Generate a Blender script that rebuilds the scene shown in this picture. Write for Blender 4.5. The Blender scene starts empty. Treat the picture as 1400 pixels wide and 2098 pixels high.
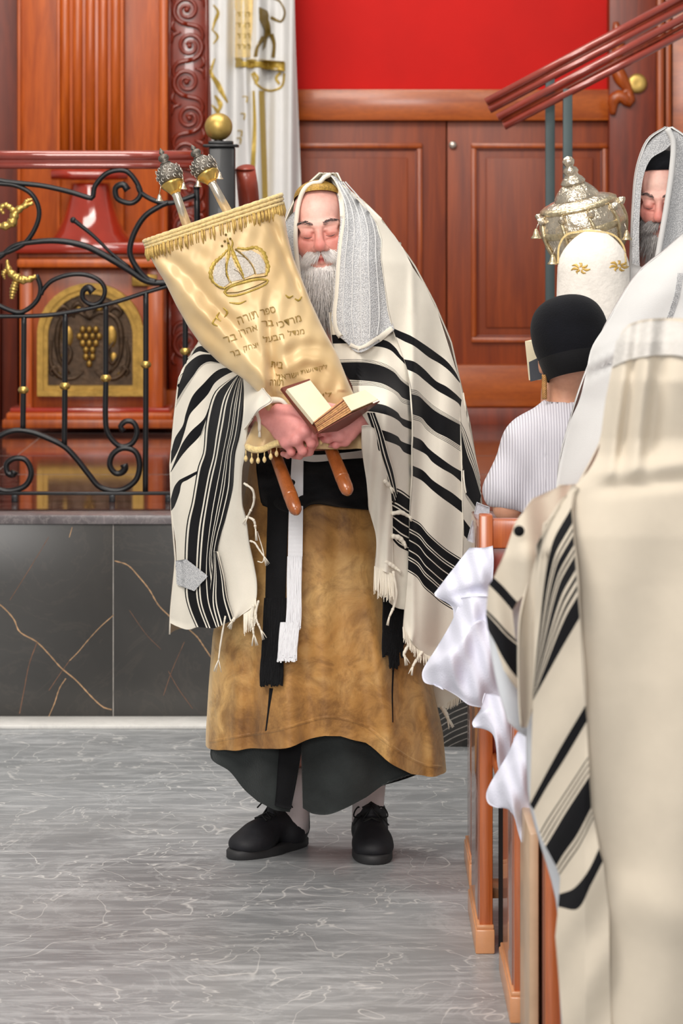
import bpy, bmesh, math, random
import numpy as np
from mathutils import Vector, Matrix
from mathutils.bvhtree import BVHTree
random.seed(7); rng = np.random.default_rng(7)
PI = math.pi
SC = bpy.context.scene
COL = SC.collection
# ---------------------------------------------------------------- camera
F = 6400.0; CX = 700.0; HY = 405.0; EYE = 1.7
cam_d = bpy.data.cameras.new('camera'); cam = bpy.data.objects.new('camera', cam_d); COL.objects.link(cam)
cam.location = (0, 0, EYE); cam.rotation_euler = (PI/2, 0, 0)
cam_d.sensor_fit = 'AUTO'; cam_d.sensor_width = 36.0; cam_d.lens = F/2098*36.0
cam_d.shift_x = 0.0; cam_d.shift_y = -(1049-HY)/2098
cam_d.clip_start = 0.5; cam_d.clip_end = 60
cam_d.dof.use_dof = True; cam_d.dof.focus_distance = 7.85; cam_d.dof.aperture_fstop = 7.1
SC.camera = cam
# ---------------------------------------------------------------- world, lamps, exposure
W = bpy.data.worlds.new('world'); SC.world = W; W.use_nodes = True
W.node_tree.nodes['Background'].inputs[0].default_value = (1.0, 0.97, 0.93, 1)
W.node_tree.nodes['Background'].inputs[1].default_value = 0.42
def area(name, loc, target, sx, sy, power, col=(1, .95, .88)):
    d = bpy.data.lights.new(name, 'AREA'); d.shape = 'RECTANGLE'; d.size = sx; d.size_y = sy
    d.energy = power; d.color = col
    o = bpy.data.objects.new(name, d); COL.objects.link(o); o.location = loc
    o.rotation_euler = (Vector(target)-Vector(loc)).to_track_quat('-Z', 'Y').to_euler()
    return o
area('ceiling_lamp', (-2.0, 4.0, 5.2), (0, 8.2, 1.0), 2.5, 2.0, 235)
area('ceiling_lamp_back', (-1.0, 10.4, 5.2), (0.3, 13.8, 1.2), 4.0, 1.2, 185)
area('ceiling_lamp_front', (2.5, 3.5, 5.2), (0.5, 8.5, .8), 1.5, 1.5, 50)
area('ceiling_lamp_top', (0.0, 8.6, 5.6), (0.0, 8.2, 0.0), 3.0, 2.0, 70)
area('fill_lamp', (-1.2, -4.0, 4.2), (0.1, 8.0, 1.1), 3.0, 2.0, 400, (1, .97, .94))
SC.view_settings.view_transform = 'Standard'; SC.view_settings.look = 'None'
SC.view_settings.gamma = 1.0; SC.view_settings.use_curve_mapping = False
SC.view_settings.exposure = 0.0
# ---------------------------------------------------------------- helpers
def P(px, py, Y): return ((px-CX)/F*Y, Y, EYE-(py-HY)/F*Y)
def PX(px, Y): return (px-CX)/F*Y
def PZ(py, Y): return EYE-(py-HY)/F*Y
def lin(c):
    return tuple(((v/255)/12.92 if v/255 <= .04045 else ((v/255+.055)/1.055)**2.4) for v in c)
def thing(name, label, cat, loc=(0, 0, 0), group=None, kind=None):
    o = bpy.data.objects.new(name, None); COL.objects.link(o); o.location = loc; o.empty_display_size = .1
    o['label'] = label; o['category'] = cat
    if group: o['group'] = group
    if kind: o['kind'] = kind
    return o
def struct_root(name, loc=(0, 0, 0)):
    o = bpy.data.objects.new(name, None); COL.objects.link(o); o.location = loc; o['kind'] = 'structure'; return o
def wloc(o):
    v = Vector((0, 0, 0))
    while o is not None: v += o.location; o = o.parent
    return v
def obj(name, verts, faces, mats, parent=None, mi=None, smooth=True, col=None, loc=None, label=None):
    """verts are world coordinates; the object's origin is at loc (or at its parent's origin)."""
    v = np.asarray(verts, dtype=np.float64).reshape(-1, 3)
    base = wloc(parent) if parent else Vector((0, 0, 0))
    org = Vector(loc) if loc is not None else base
    v = v-np.array(org)
    me = bpy.data.meshes.new(name)
    me.from_pydata(v.tolist(), [], [tuple(int(i) for i in f) for f in faces] if not isinstance(faces, np.ndarray) else faces.tolist())
    if not isinstance(mats, (list, tuple)): mats = [mats]
    for m in mats: me.materials.append(m)
    if mi is not None: me.polygons.foreach_set('material_index', np.asarray(mi, dtype=np.int32))
    if smooth: me.polygons.foreach_set('use_smooth', np.ones(len(me.polygons), dtype=bool))
    if col is not None:
        a = me.color_attributes.new('Col', 'FLOAT_COLOR', 'POINT')
        c = np.ones((len(v), 4), dtype=np.float32); c[:, :3] = col; a.data.foreach_set('color', c.ravel())
    me.update()
    o = bpy.data.objects.new(name, me); COL.objects.link(o)
    if parent: o.parent = parent
    o.location = org-base
    if label: o['label'] = label
    return o
def tag(o, label, cat, group=None, kind=None):
    o['label'] = label; o['category'] = cat
    if group: o['group'] = group
    if kind: o['kind'] = kind
    return o
class MB:
    """collects shapes into one mesh"""
    def __init__(s): s.v = []; s.f = []; s.m = []; s.n = 0
    def add(s, v, f, m=0):
        v = np.asarray(v, float).reshape(-1, 3)
        s.v.append(v); s.f += [tuple(int(i)+s.n for i in q) for q in f]
        s.m += (list(m) if hasattr(m, '__len__') else [m]*len(f)); s.n += len(v); return s
    def box(s, x0, x1, y0, y1, z0, z1, m=0, bev=0.0):
        if x0 > x1: x0, x1 = x1, x0
        if y0 > y1: y0, y1 = y1, y0
        if z0 > z1: z0, z1 = z1, z0
        b = min(bev, (x1-x0)*.3, (y1-y0)*.3, (z1-z0)*.3)
        if b <= 0:
            v = [(x, y, z) for x in (x0, x1) for y in (y0, y1) for z in (z0, z1)]
            f = [(0, 1, 3, 2), (4, 6, 7, 5), (0, 4, 5, 1), (2, 3, 7, 6), (0, 2, 6, 4), (1, 5, 7, 3)]
            return s.add(v, f, m)
        bm = bmesh.new(); bmesh.ops.create_cube(bm, size=1)
        for w in bm.verts:
            w.co.x = x0 if w.co.x < 0 else x1; w.co.y = y0 if w.co.y < 0 else y1; w.co.z = z0 if w.co.z < 0 else z1
        bmesh.ops.bevel(bm, geom=bm.edges[:], offset=b, segments=2, affect='EDGES', profile=.5)
        bm.verts.index_update()
        s.add([w.co[:] for w in bm.verts], [[w.index for w in q.verts] for q in bm.faces], m); bm.free(); return s
    def tube(s, pts, r, n=8, m=0, cap=True, flat=1.0, up=(0, 1, 0)):
        pts = np.asarray(pts, float); k = len(pts)
        r = np.full(k, r, float) if np.isscalar(r) else np.asarray(r, float)
        if len(r) != k: r = np.interp(np.linspace(0, 1, k), np.linspace(0, 1, len(r)), r)
        t = np.gradient(pts, axis=0); t /= np.linalg.norm(t, axis=1)[:, None]+1e-9
        u = np.array(up, float)
        if abs(np.dot(u, t[0])) > .9: u = np.array((1., 0, 0.))
        V = []
        for i in range(k):
            u = u-t[i]*np.dot(u, t[i]); u /= np.linalg.norm(u)+1e-9
            w = np.cross(t[i], u)
            for j in range(n):
                a = 2*PI*j/n; V.append(pts[i]+r[i]*(math.cos(a)*u*flat+math.sin(a)*w))
        Fc = [(i*n+j, i*n+(j+1) % n, (i+1)*n+(j+1) % n, (i+1)*n+j) for i in range(k-1) for j in range(n)]
        if cap: Fc += [tuple(range(n))[::-1], tuple((k-1)*n+j for j in range(n))]
        return s.add(V, Fc, m)
    def lathe(s, prof, org, axis=(0, 0, 1), n=24, m=0, squash=(1, 1)):
        ax = Vector(axis).normalized(); q = Vector((0, 0, 1)).rotation_difference(ax).to_matrix(); org = Vector(org)
        V = []; k = len(prof)
        for (r, h) in prof:
            for j in range(n):
                a = 2*PI*j/n; V.append(org+q @ Vector((r*math.cos(a)*squash[0], r*math.sin(a)*squash[1], h)))
        Fc = [(i*n+j, i*n+(j+1) % n, (i+1)*n+(j+1) % n, (i+1)*n+j) for i in range(k-1) for j in range(n)]
        if prof[0][0] > 1e-5: Fc.append(tuple(range(n))[::-1])
        if prof[-1][0] > 1e-5: Fc.append(tuple((k-1)*n+j for j in range(n)))
        return s.add([tuple(v) for v in V], Fc, m)
    def ball(s, c, r, m=0, n=12, k=8):
        r = (r, r, r) if np.isscalar(r) else r
        V = []; 
        for i in range(k+1):
            t = PI*i/k
            for j in range(n):
                a = 2*PI*j/n; V.append((c[0]+r[0]*math.sin(t)*math.cos(a), c[1]+r[1]*math.sin(t)*math.sin(a), c[2]+r[2]*math.cos(t)))
        Fc = [(i*n+j, (i+1)*n+j, (i+1)*n+(j+1) % n, i*n+(j+1) % n) for i in range(k) for j in range(n)]
        return s.add(V, Fc, m)
    def build(s, name, mats, parent=None, smooth=True, **kw):
        o = obj(name, np.concatenate(s.v), s.f, mats, parent, mi=s.m, smooth=smooth, **kw); return o
def sharp(o, ang=35):
    me = o.data
    try: me.set_sharp_from_angle(angle=math.radians(ang))
    except Exception: pass
    return o
def bx(name, mat, parent, *a, bev=.004, smooth=True, **kw):
    return sharp(MB().box(*a, bev=bev).build(name, mat, parent, smooth=smooth, **kw))
def boxpx(name, mat, parent, x0, x1, y0, y1, Y, dep, bev=.004, **kw):
    """box whose front face (at distance Y) spans pixels x0..x1, y0..y1"""
    return bx(name, mat, parent, PX(x0, Y), PX(x1, Y), Y, Y+dep, PZ(y1, Y), PZ(y0, Y), bev=bev, **kw)
def cr(pts, n):
    """Catmull-Rom resample (chord-length) of a polyline to n points"""
    p = np.asarray(pts, float)
    if len(p) == 1: return np.repeat(p, n, 0)
    d = np.concatenate([[0], np.cumsum(np.linalg.norm(np.diff(p[:, :min(3, p.shape[1])], axis=0), axis=1)+1e-6)])
    t = np.linspace(0, d[-1], n); i = np.clip(np.searchsorted(d, t, side='right')-1, 0, len(p)-2)
    q = np.vstack([2*p[0]-p[1], p, 2*p[-1]-p[-2]])
    L = d[i+1]-d[i]; s = ((t-d[i])/L)[:, None]
    dd = np.concatenate([[d[0]-(d[1]-d[0])], d, [d[-1]+(d[-1]-d[-2])]])
    m0 = (q[i+2]-q[i])/(dd[i+2]-dd[i])[:, None]*L[:, None]
    m1 = (q[i+3]-q[i+1])/(dd[i+3]-dd[i+1])[:, None]*L[:, None]
    s2 = s*s; s3 = s2*s
    return (2*s3-3*s2+1)*q[i+1]+(s3-2*s2+s)*m0+(-2*s3+3*s2)*q[i+2]+(s3-s2)*m1
def grid_faces(nr, nc, wrap=False):
    a = np.arange(nr-1)[:, None]*nc; b = np.arange(nc-(0 if wrap else 1))[None, :]
    b2 = (b+1) % nc
    return np.stack([a+b, a+b2, a+nc+b2, a+nc+b], -1).reshape(-1, 4)
def thick(V, Fc, mi, t, nr, nc):
    """give a grid sheet thickness t (backwards along its normals), closing its rim"""
    G = V.reshape(nr, nc, 3)
    du = np.gradient(G, axis=1); dv = np.gradient(G, axis=0)
    N = np.cross(du, dv); N /= np.linalg.norm(N, axis=2)[..., None]+1e-12
    B = (G+N*t).reshape(-1, 3); n = nr*nc
    rim = list(range(nc))+[i*nc+nc-1 for i in range(1, nr)]+[(nr-1)*nc+j for j in range(nc-2, -1, -1)]+[i*nc for i in range(nr-2, 0, -1)]
    F2 = [tuple(f[::-1]+n) for f in Fc]
    R = [(rim[k], rim[k-1], rim[k-1]+n, rim[k]+n) for k in range(len(rim))]
    # front faces look along -N
    return np.vstack([V, B]), [tuple(f) for f in Fc[:, ::-1]]+[tuple(f[::-1]) for f in F2]+R, list(mi)+list(mi)+[mi[0]]*len(R)
PIN = [('w', 1), ('k', .55), ('w', 1), ('k', .55), ('w', 1), ('k', .55), ('w', .7)]
def stripes(name, rows, ivs, depth, mats, parent, nu=40, sub=5, t=.004, fold=None, label=None, edge=None):
    """cloth sheet in rows that follow its woven stripes. rows: pixel polylines (px,py[,off]); ivs: what lies between
    row i and i+1: 'w','k' or a list of (kind,width). depth(px,py)->distance. returns object."""
    R = [cr([(q[0], q[1], q[2] if len(q) > 2 else 0.0) for q in r], nu) for r in rows]
    R = np.array(R); vs = []; kinds = []
    for i, iv in enumerate(ivs):
        if isinstance(iv, str): iv = [(iv, 1)]
        tot = sum(w for _, w in iv); a = 0
        for kd, w in iv:
            ns = max(1, int(round(sub*w/tot))) if len(iv) > 1 else sub
            for j in range(ns): vs.append(i+(a+w*j/ns)/tot); kinds.append(kd)
            a += w
    vs.append(len(ivs)); vs = np.array(vs, float)
    i = np.clip(vs.astype(int), 0, len(rows)-2); s = (vs-i)[:, None, None]
    G = R[i]*(1-s)+R[i+1]*s
    px, py, off = G[..., 0], G[..., 1], G[..., 2]
    Yd = depth(px, py)-off
    if fold is not None: Yd = Yd-fold(px, py)
    V = np.stack([(px-CX)/F*Yd, Yd, EYE-(py-HY)/F*Yd], -1).reshape(-1, 3)
    nr, nc = len(vs), nu
    names = [m.name for m in mats]; key = {'w': 0, 'k': 1, 's': 2}
    mi = np.repeat([min(key[k], len(mats)-1) for k in kinds], nc-1)
    Fc = grid_faces(nr, nc)
    V, Fq, m = thick(V, Fc, mi, t, nr, nc)
    return obj(name, V, Fq, mats, parent, mi=m, label=label)
def sheet(name, rows, depth, mat, parent, nu=30, nv=40, t=.004, fold=None, label=None):
    cols = np.array([cr([(q[0], q[1], q[2] if len(q) > 2 else 0.0) for q in r], nu) for r in rows])
    G = np.stack([cr(cols[:, j], nv) for j in range(nu)], 1)
    px, py, off = G[..., 0], G[..., 1], G[..., 2]
    Yd = depth(px, py)-off
    if fold is not None: Yd = Yd-fold(px, py)
    V = np.stack([(px-CX)/F*Yd, Yd, EYE-(py-HY)/F*Yd], -1).reshape(-1, 3)
    Fc = grid_faces(nv, nu)
    V, Fq, m = thick(V, Fc, np.zeros(len(Fc), int), t, nv, nu)
    return obj(name, V, Fq, mat, parent, label=label)
def bvh_of(o):
    dg = None; me = o.data; w = wloc(o)
    return BVHTree.FromPolygons([tuple(v.co+w) for v in me.vertices], [tuple(p.vertices) for p in me.polygons])
EYEV = Vector((0, 0, EYE))
def drop(bv, px, py, off=.001, Yd=8.0):
    """where the sight line through a pixel meets an already built surface, lifted off it"""
    for b in (bv if isinstance(bv, list) else [bv]):
        d = Vector(P(px, py, 1.0))-EYEV; d.normalize()
        h = b.ray_cast(EYEV, d)
        if h[0] is not None:
            n = h[1]; n = n if n.dot(d) < 0 else -n
            return h[0]+n*off
    return Vector(P(px, py, Yd))
def ribbon(mb, bv, pts, w, n=None, off=.0012, m=0, Yd=8.0, bulge=.0008, jag=0):
    """an embroidered line lying on a surface, w pixels wide with a raised middle"""
    p = cr(pts, n or max(4, int(sum(math.dist(pts[i][:2], pts[i+1][:2]) for i in range(len(pts)-1))/3)))
    t = np.gradient(p[:, :2], axis=0); t /= np.linalg.norm(t, axis=1)[:, None]+1e-9; k = len(p)
    ws = np.interp(np.linspace(0, 1, k), np.linspace(0, 1, len(w)), w) if hasattr(w, '__len__') else np.full(k, w)
    V = []
    if jag: ws = ws*(1+jag*np.sin(np.arange(k)*2.1))
    for i in range(k):
        nx, ny = -t[i, 1], t[i, 0]
        for s_, o_ in ((-.5, off*.2), (0, off+bulge), (.5, off*.2)):
            V.append(drop(bv, p[i, 0]+nx*ws[i]*s_, p[i, 1]+ny*ws[i]*s_, o_, Yd))
    mb.add([tuple(v) for v in V], grid_faces(k, 3), m)
def patch_poly(mb, bv, poly, off=.001, m=0, Yd=8.0, step=4.0):
    """a filled applique lying on a surface: polygon in pixels, scan-filled to small quads"""
    p = np.asarray(poly, float); y0, y1 = p[:, 1].min(), p[:, 1].max()
    nr = max(2, int((y1-y0)/step)+1); ys = np.linspace(y0+.01, y1-.01, nr); rows = []
    for y in ys:
        xs = []
        for i in range(len(p)):
            a, b = p[i], p[(i+1) % len(p)]
            if (a[1] <= y) != (b[1] <= y): xs.append(a[0]+(y-a[1])/(b[1]-a[1])*(b[0]-a[0]))
        rows.append((min(xs), max(xs)) if xs else (p[:, 0].mean(),)*2)
    nc = max(2, int((p[:, 0].max()-p[:, 0].min())/step)+1)
    V = [tuple(drop(bv, a+(b-a)*j/(nc-1), y, off, Yd)) for y, (a, b) in zip(ys, rows) for j in range(nc)]
    mb.add(V, grid_faces(nr, nc), m)
# ---------------------------------------------------------------- smooth bodies from distance fields
def sd_cone(p, a, b, ra, rb):
    a = np.array(a, np.float32); b = np.array(b, np.float32); ab = b-a
    t = np.clip(((p-a) @ ab)/(ab @ ab+1e-12), 0, 1)
    return np.linalg.norm(p-a-t[..., None]*ab, axis=-1)-(ra+(rb-ra)*t)
def sd_ell(p, c, r):
    r = np.array(r, np.float32); q = (p-np.array(c, np.float32))
    k0 = np.linalg.norm(q/r, axis=-1); k1 = np.linalg.norm(q/(r*r), axis=-1)
    return k0*(k0-1)/(k1+1e-9)
def smin(a, b, k):
    h = np.clip(.5+.5*(b-a)/k, 0, 1); return b+(a-b)*h-k*h*(1-h)
def smax(a, b, k): return -smin(-a, -b, k)
def field(prims):
    def f(p):
        d = None
        for q in prims:
            kind = q[0]
            if kind == 'c': e = sd_cone(p, *q[1:5]); k = q[5]
            elif kind == 'e': e = sd_ell(p, q[1], q[2]); k = q[3]
            elif kind == '-e': e = sd_ell(p, q[1], q[2]); d = smax(d, -e, q[3]); continue
            elif kind == '-c': e = sd_cone(p, *q[1:5]); d = smax(d, -e, q[5]); continue
            d = e if d is None else smin(d, e, k)
        return d
    return f
def nets(f, lo, hi, h):
    lo = np.array(lo, np.float32); n = np.ceil((np.array(hi)-lo)/h).astype(int)+1
    ax = [lo[i]+h*np.arange(n[i], dtype=np.float32) for i in range(3)]
    g = np.stack(np.meshgrid(*ax, indexing='ij'), -1)
    v = np.empty(n, np.float32)
    for i in range(0, n[0], 16): v[i:i+16] = f(g[i:i+16])
    s = v < 0; c = n-1
    acc = np.zeros((*c, 3), np.float32); cnt = np.zeros(c, np.float32)
    for axis in range(3):
        for o1 in (0, 1):
            for o2 in (0, 1):
                off = [0, 0, 0]; oth = [k for k in range(3) if k != axis]; off[oth[0]] = o1; off[oth[1]] = o2
                A = tuple(slice(off[k], off[k]+c[k]) for k in range(3)); off2 = off[:]; off2[axis] += 1
                B = tuple(slice(off2[k], off2[k]+c[k]) for k in range(3))
                va, vb = v[A], v[B]; m = s[A] != s[B]
                t = np.where(m, va/(va-vb+1e-20), 0)
                for k in range(3):
                    acc[..., k] += np.where(m, off[k]+(t if k == axis else 0), 0)
                cnt += m
    m = cnt > 0; idx = -np.ones(c, int); idx[m] = np.arange(m.sum())
    ijk = np.argwhere(m); V = lo+h*(ijk+acc[m]/cnt[m][:, None])
    Fs = []
    for axis in range(3):
        b, cc = [(1, 2), (2, 0), (0, 1)][axis]
        sl = [slice(0, n[k]) for k in range(3)]; sl[axis] = slice(0, n[axis]-1); sl2 = sl[:]; sl2[axis] = slice(1, n[axis])
        e = s[tuple(sl)] != s[tuple(sl2)]; q = np.argwhere(e)
        q = q[(q[:, b] > 0) & (q[:, cc] > 0) & (q[:, b] < n[b]-1) & (q[:, cc] < n[cc]-1)]
        fl = s[tuple(sl)][tuple(q.T)]
        def at(db, dc):
            r = q.copy(); r[:, b] += db; r[:, cc] += dc; return idx[tuple(r.T)]
        Q = np.stack([at(-1, -1), at(0, -1), at(0, 0), at(-1, 0)], -1)
        Q[~fl] = Q[~fl][:, ::-1]; Fs.append(Q)
    return V.astype(float), np.concatenate(Fs)
# ---------------------------------------------------------------- materials
def new_mat(name):
    m = bpy.data.materials.new(name); m.use_nodes = True
    nt = m.node_tree; return m, nt, nt.nodes['Principled BSDF']
def nd(nt, t, **kw):
    n = nt.nodes.new(t)
    for k, v in kw.items(): setattr(n, k, v)
    return n
def coords(nt, scale=(1, 1, 1), rot=(0, 0, 0), kind='Object'):
    tc = nd(nt, 'ShaderNodeTexCoord'); mp = nd(nt, 'ShaderNodeMapping'); mp.inputs['Scale'].default_value = scale
    mp.inputs['Rotation'].default_value = rot
    nt.links.new(tc.outputs[kind], mp.inputs[0]); return mp.outputs[0]
def noise(nt, vec, sc, det=4, rough=.5, dist=0):
    n = nd(nt, 'ShaderNodeTexNoise'); n.inputs['Scale'].default_value = sc; n.inputs['Detail'].default_value = det
    n.inputs['Roughness'].default_value = rough; n.inputs['Distortion'].default_value = dist
    nt.links.new(vec, n.inputs['Vector']); return n.outputs['Fac']
def ramp(nt, fac, stops):
    r = nd(nt, 'ShaderNodeValToRGB'); e = r.color_ramp.elements
    while len(e) < len(stops): e.new(.5)
    for i, (p, c) in enumerate(stops):
        e[i].position = p; e[i].color = (*c, 1)
    nt.links.new(fac, r.inputs[0]); return r.outputs[0]
def bump(nt, b, fac, dist=.002, st=.5):
    n = nd(nt, 'ShaderNodeBump'); n.inputs['Distance'].default_value = dist; n.inputs['Strength'].default_value = st
    nt.links.new(fac, n.inputs['Height']); nt.links.new(n.outputs[0], b.inputs['Normal'])
def mixc(nt, fac, a, b, mode='MIX'):
    n = nd(nt, 'ShaderNodeMix', data_type='RGBA', blend_type=mode)
    for s, v in ((0, fac), (6, a), (7, b)):
        if hasattr(v, 'is_output'): nt.links.new(v, n.inputs[s])
        else: n.inputs[s].default_value = v if s == 0 else (*v, 1)
    return n.outputs[2]
def wood(name, c1, c2, scale=(9, 9, .8), rough=.3, coat=.3, sc=3.0):
    m, nt, b = new_mat(name); v = coords(nt, scale)
    n1 = noise(nt, v, sc, 6, .6, .6); v2 = coords(nt, (scale[0]*9, scale[1]*9, scale[2]*3)); n2 = noise(nt, v2, sc*1.5, 3, .6)
    a = ramp(nt, n1, [(.3, lin(c1)), (.7, lin(c2))]); d = ramp(nt, n2, [(.35, (.72, .68, .66)), (.6, (1, 1, 1))])
    nt.links.new(mixc(nt, .6, a, d, 'MULTIPLY'), b.inputs['Base Color'])
    b.inputs['Roughness'].default_value = rough; b.inputs['Coat Weight'].default_value = coat; b.inputs['Coat Roughness'].default_value = .15
    bump(nt, b, n2, .0006, .3); return m
def plain(name, c, rough=.5, metal=0, coat=0, vary=.0, sc=20, bumpd=0, bsc=200):
    m, nt, b = new_mat(name); b.inputs['Roughness'].default_value = rough; b.inputs['Metallic'].default_value = metal
    b.inputs['Coat Weight'].default_value = coat; c = lin(c)
    n = noise(nt, coords(nt), sc, 4, .6)
    lo = tuple(x*(1-vary) for x in c); hi = tuple(min(1, x*(1+vary)) for x in c)
    nt.links.new(ramp(nt, n, [(.3, lo), (.7, hi)]), b.inputs['Base Color'])
    if bumpd: bump(nt, b, noise(nt, coords(nt), bsc, 3, .6), bumpd, .6)
    return m
def cloth(name, c, rough=.85, vary=.05, weave=.0006, wsc=900, sheen=.2, sc=14, bumpbig=0):
    m, nt, b = new_mat(name); b.inputs['Roughness'].default_value = rough; b.inputs['Sheen Weight'].default_value = sheen
    b.inputs['Specular IOR Level'].default_value = .2
    c = lin(c); v = coords(nt); n = noise(nt, v, sc, 4, .6)
    lo = tuple(x*(1-vary) for x in c); hi = tuple(min(1, x*(1+vary)) for x in c)
    nt.links.new(ramp(nt, n, [(.3, lo), (.7, hi)]), b.inputs['Base Color'])
    w = noise(nt, v, wsc, 2, .5)
    if bumpbig:
        mx = nd(nt, 'ShaderNodeMath', operation='MULTIPLY_ADD'); mx.inputs[1].default_value = bumpbig
        nt.links.new(noise(nt, v, sc, 3, .5), mx.inputs[0]); nt.links.new(w, mx.inputs[2]); w = mx.outputs[0]
    bump(nt, b, w, weave, .6); return m
M = {}
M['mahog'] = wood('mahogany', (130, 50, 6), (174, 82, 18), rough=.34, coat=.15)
M['mahog_lit'] = wood('lit_mahogany', (158, 66, 10), (196, 94, 24), rough=.34, coat=.15)  # lit copy of the mahogany: light on pilaster and mouldings put into the colour
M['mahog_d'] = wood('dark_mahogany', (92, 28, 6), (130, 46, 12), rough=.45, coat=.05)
M['door'] = wood('door_wood', (108, 38, 6), (146, 62, 14), scale=(7, 7, .5), rough=.5, coat=0)
M['rail_h'] = wood('rail_wood', (146, 64, 14), (182, 92, 28), scale=(.8, 8, 9), rough=.35)
M['carve'] = plain('carved_red_wood', (122, 38, 16), .28, 0, .4, .15, 30)
M['gloss_red'] = plain('polished_red_wood', (150, 42, 24), .12, 0, .8, .2, 6)
M['handrail'] = plain('varnished_handrail', (140, 56, 44), .2, .1, .9, .12, 12)
M['stub'] = plain('rail_end_wood', (150, 62, 44), .35, 0, .2, .12, 12)
M['pew'] = wood('pew_wood', (176, 84, 36), (208, 116, 60), scale=(8, 8, .6), rough=.3, coat=.5)
M['pew_edge'] = plain('pew_edging', (214, 150, 104), .35, 0, .3, .08, 20)
M['pew_side'] = plain('pew_side_sheen', (150, 98, 80), .22, 0, .5, .1, 12)  # greyish reflection on the aisle face is mixed into the base colour
M['trouser'] = cloth('dark_trousers', (28, 28, 32), .85, .1)
M['pew_pale'] = plain('pale_worn_edge', (196, 166, 136), .4, 0, .2, .12, 8)
M['pew_red'] = plain('pew_panel', (130, 42, 22), .3, 0, .3, .1, 12)
M['iron'] = plain('black_iron', (20, 20, 23), .38, .2, .1, .2, 40)
M['slate'] = plain('slate_painted_steel', (56, 70, 72), .5, .1, 0, .1, 10)
M['gold'] = plain('polished_brass', (206, 172, 96), .3, .9, 0, .12, 30)
M['goldball'] = plain('satin_brass', (190, 158, 88), .42, .75, 0, .1, 30)
M['oldgold'] = plain('aged_brass', (160, 126, 62), .42, .8, 0, .25, 25, .002, 60)
M['bronze'] = plain('dark_bronze', (74, 56, 40), .42, .6, 0, .4, 30, .003, 60)
M['silver'] = plain('filigree_silver', (120, 114, 106), .35, .85, 0, .5, 260, .003, 380)
M['silver_f'] = plain('bright_filigree', (214, 208, 198), .3, .85, 0, .1, 100)
M['silver_s'] = plain('smooth_silver', (214, 204, 188), .25, .85, 0, .1, 60)
M['redwall'] = plain('red_wall_cloth', (196, 12, 4), .85, 0, 0, .06, 3, .0005, 300)
M['dark'] = plain('gap_shade', (26, 14, 12), .7)  # near-black colour standing in for shade in the pew gaps
M['brass_knob'] = plain('steel_knob', (190, 180, 170), .3, .8)
def marble(name, base, vein, dark, rough=.25, sc=1.2, vamt=.5, spec=.5, scratch=False):
    m, nt, b = new_mat(name); v = coords(nt)
    n1 = noise(nt, v, sc, 8, .62, .8); a = ramp(nt, n1, [(.32, lin(dark)), (.66, lin(base))])
    n2 = noise(nt, coords(nt, (1, 1.3, 1), (0, 0, .4)), sc*1.9, 9, .62, 2.2)
    vv = ramp(nt, n2, [(.475, (0, 0, 0)), (.497, (vamt,)*3), (.503, (vamt,)*3), (.53, (0, 0, 0))])
    c = mixc(nt, vv, a, lin(vein))
    if scratch:
        n3 = noise(nt, coords(nt, (1.5, 9.0, 1), (0, 0, .1)), 2.4, 10, .72, .35)
        c = mixc(nt, ramp(nt, n3, [(.47, (0, 0, 0)), (.66, (.55,)*3)]), c, lin(vein))
        n4 = noise(nt, coords(nt, (1.5, 1.2, 1), (0, 0, -.7)), 3.0, 3, .5, 1.1)
        c = mixc(nt, ramp(nt, n4, [(.491, (0, 0, 0)), (.499, (.75,)*3), (.501, (.75,)*3), (.509, (0, 0, 0))]), c, lin((225, 224, 222)))
        n5 = noise(nt, coords(nt, (1, 2, 1)), 1.1, 4, .6)
        c = mixc(nt, ramp(nt, n5, [(.35, (.0,)*3), (.7, (.4,)*3)]), c, lin((112, 112, 112)))
    nt.links.new(c, b.inputs['Base Color']); b.inputs['Roughness'].default_value = rough
    b.inputs['Specular IOR Level'].default_value = spec
    return m
M['floor'] = marble('grey_marble_floor', (162, 165, 168), (218, 220, 222), (128, 131, 134), .32, 1.1, .25, .35, True)
M['podface'] = marble('black_marble', (66, 64, 62), (110, 100, 90), (54, 53, 52), .3, 1.6, .10)
M['podtop'] = marble('polished_podium_marble', (84, 52, 46), (140, 110, 100), (52, 34, 32), .07, 1.8, .3, 1.0)
M['coping'] = marble('podium_coping', (120, 112, 114), (160, 152, 150), (86, 80, 82), .3, 5, .4)
M['vein'] = plain('marble_vein', (176, 140, 104), .4, 0, 0, .45, 26)
M['vein_d'] = plain('faint_marble_vein', (120, 84, 62), .4, 0, 0, .4, 26)
M['grout'] = plain('pale_joint', (168, 162, 156), .6, 0, 0, .3, 20)
M['white_stone'] = marble('white_skirting_stone', (232, 230, 226), (200, 198, 196), (214, 212, 208), .4, 6, .4)
M['cream'] = cloth('cream_wool', (232, 225, 211), .85, .03, .0008, 700, .15)
M['cream2'] = cloth('near_cream_wool', (205, 194, 177), .9, .04, .0008, 700, .1)
M['white'] = cloth('white_wool', (214, 213, 212), .85, .02, .0008, 700, .1)
M['black'] = cloth('black_woven_stripe', (13, 13, 17), .8, .2, .0008, 700, .05)
M['grey'] = cloth('grey_woven_stripe', (120, 116, 110), .8, .2, .0008, 700, .05)
M['linen'] = cloth('white_damask', (224, 225, 240), .8, .03, .0012, 260, .1)
M['sash'] = cloth('black_sash', (13, 13, 16), .8, .3, .0015, 300, .05)
M['blackfelt'] = cloth('black_felt', (12, 13, 19), .9, .3, .002, 260, .04)
M['lining'] = cloth('black_worn_cloth', (42, 46, 46), .75, .35, .002, 240, .3, 9)
M['fringe'] = cloth('ivory_thread', (238, 230, 214), .8, .06, .0008, 700, .1)
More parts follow.
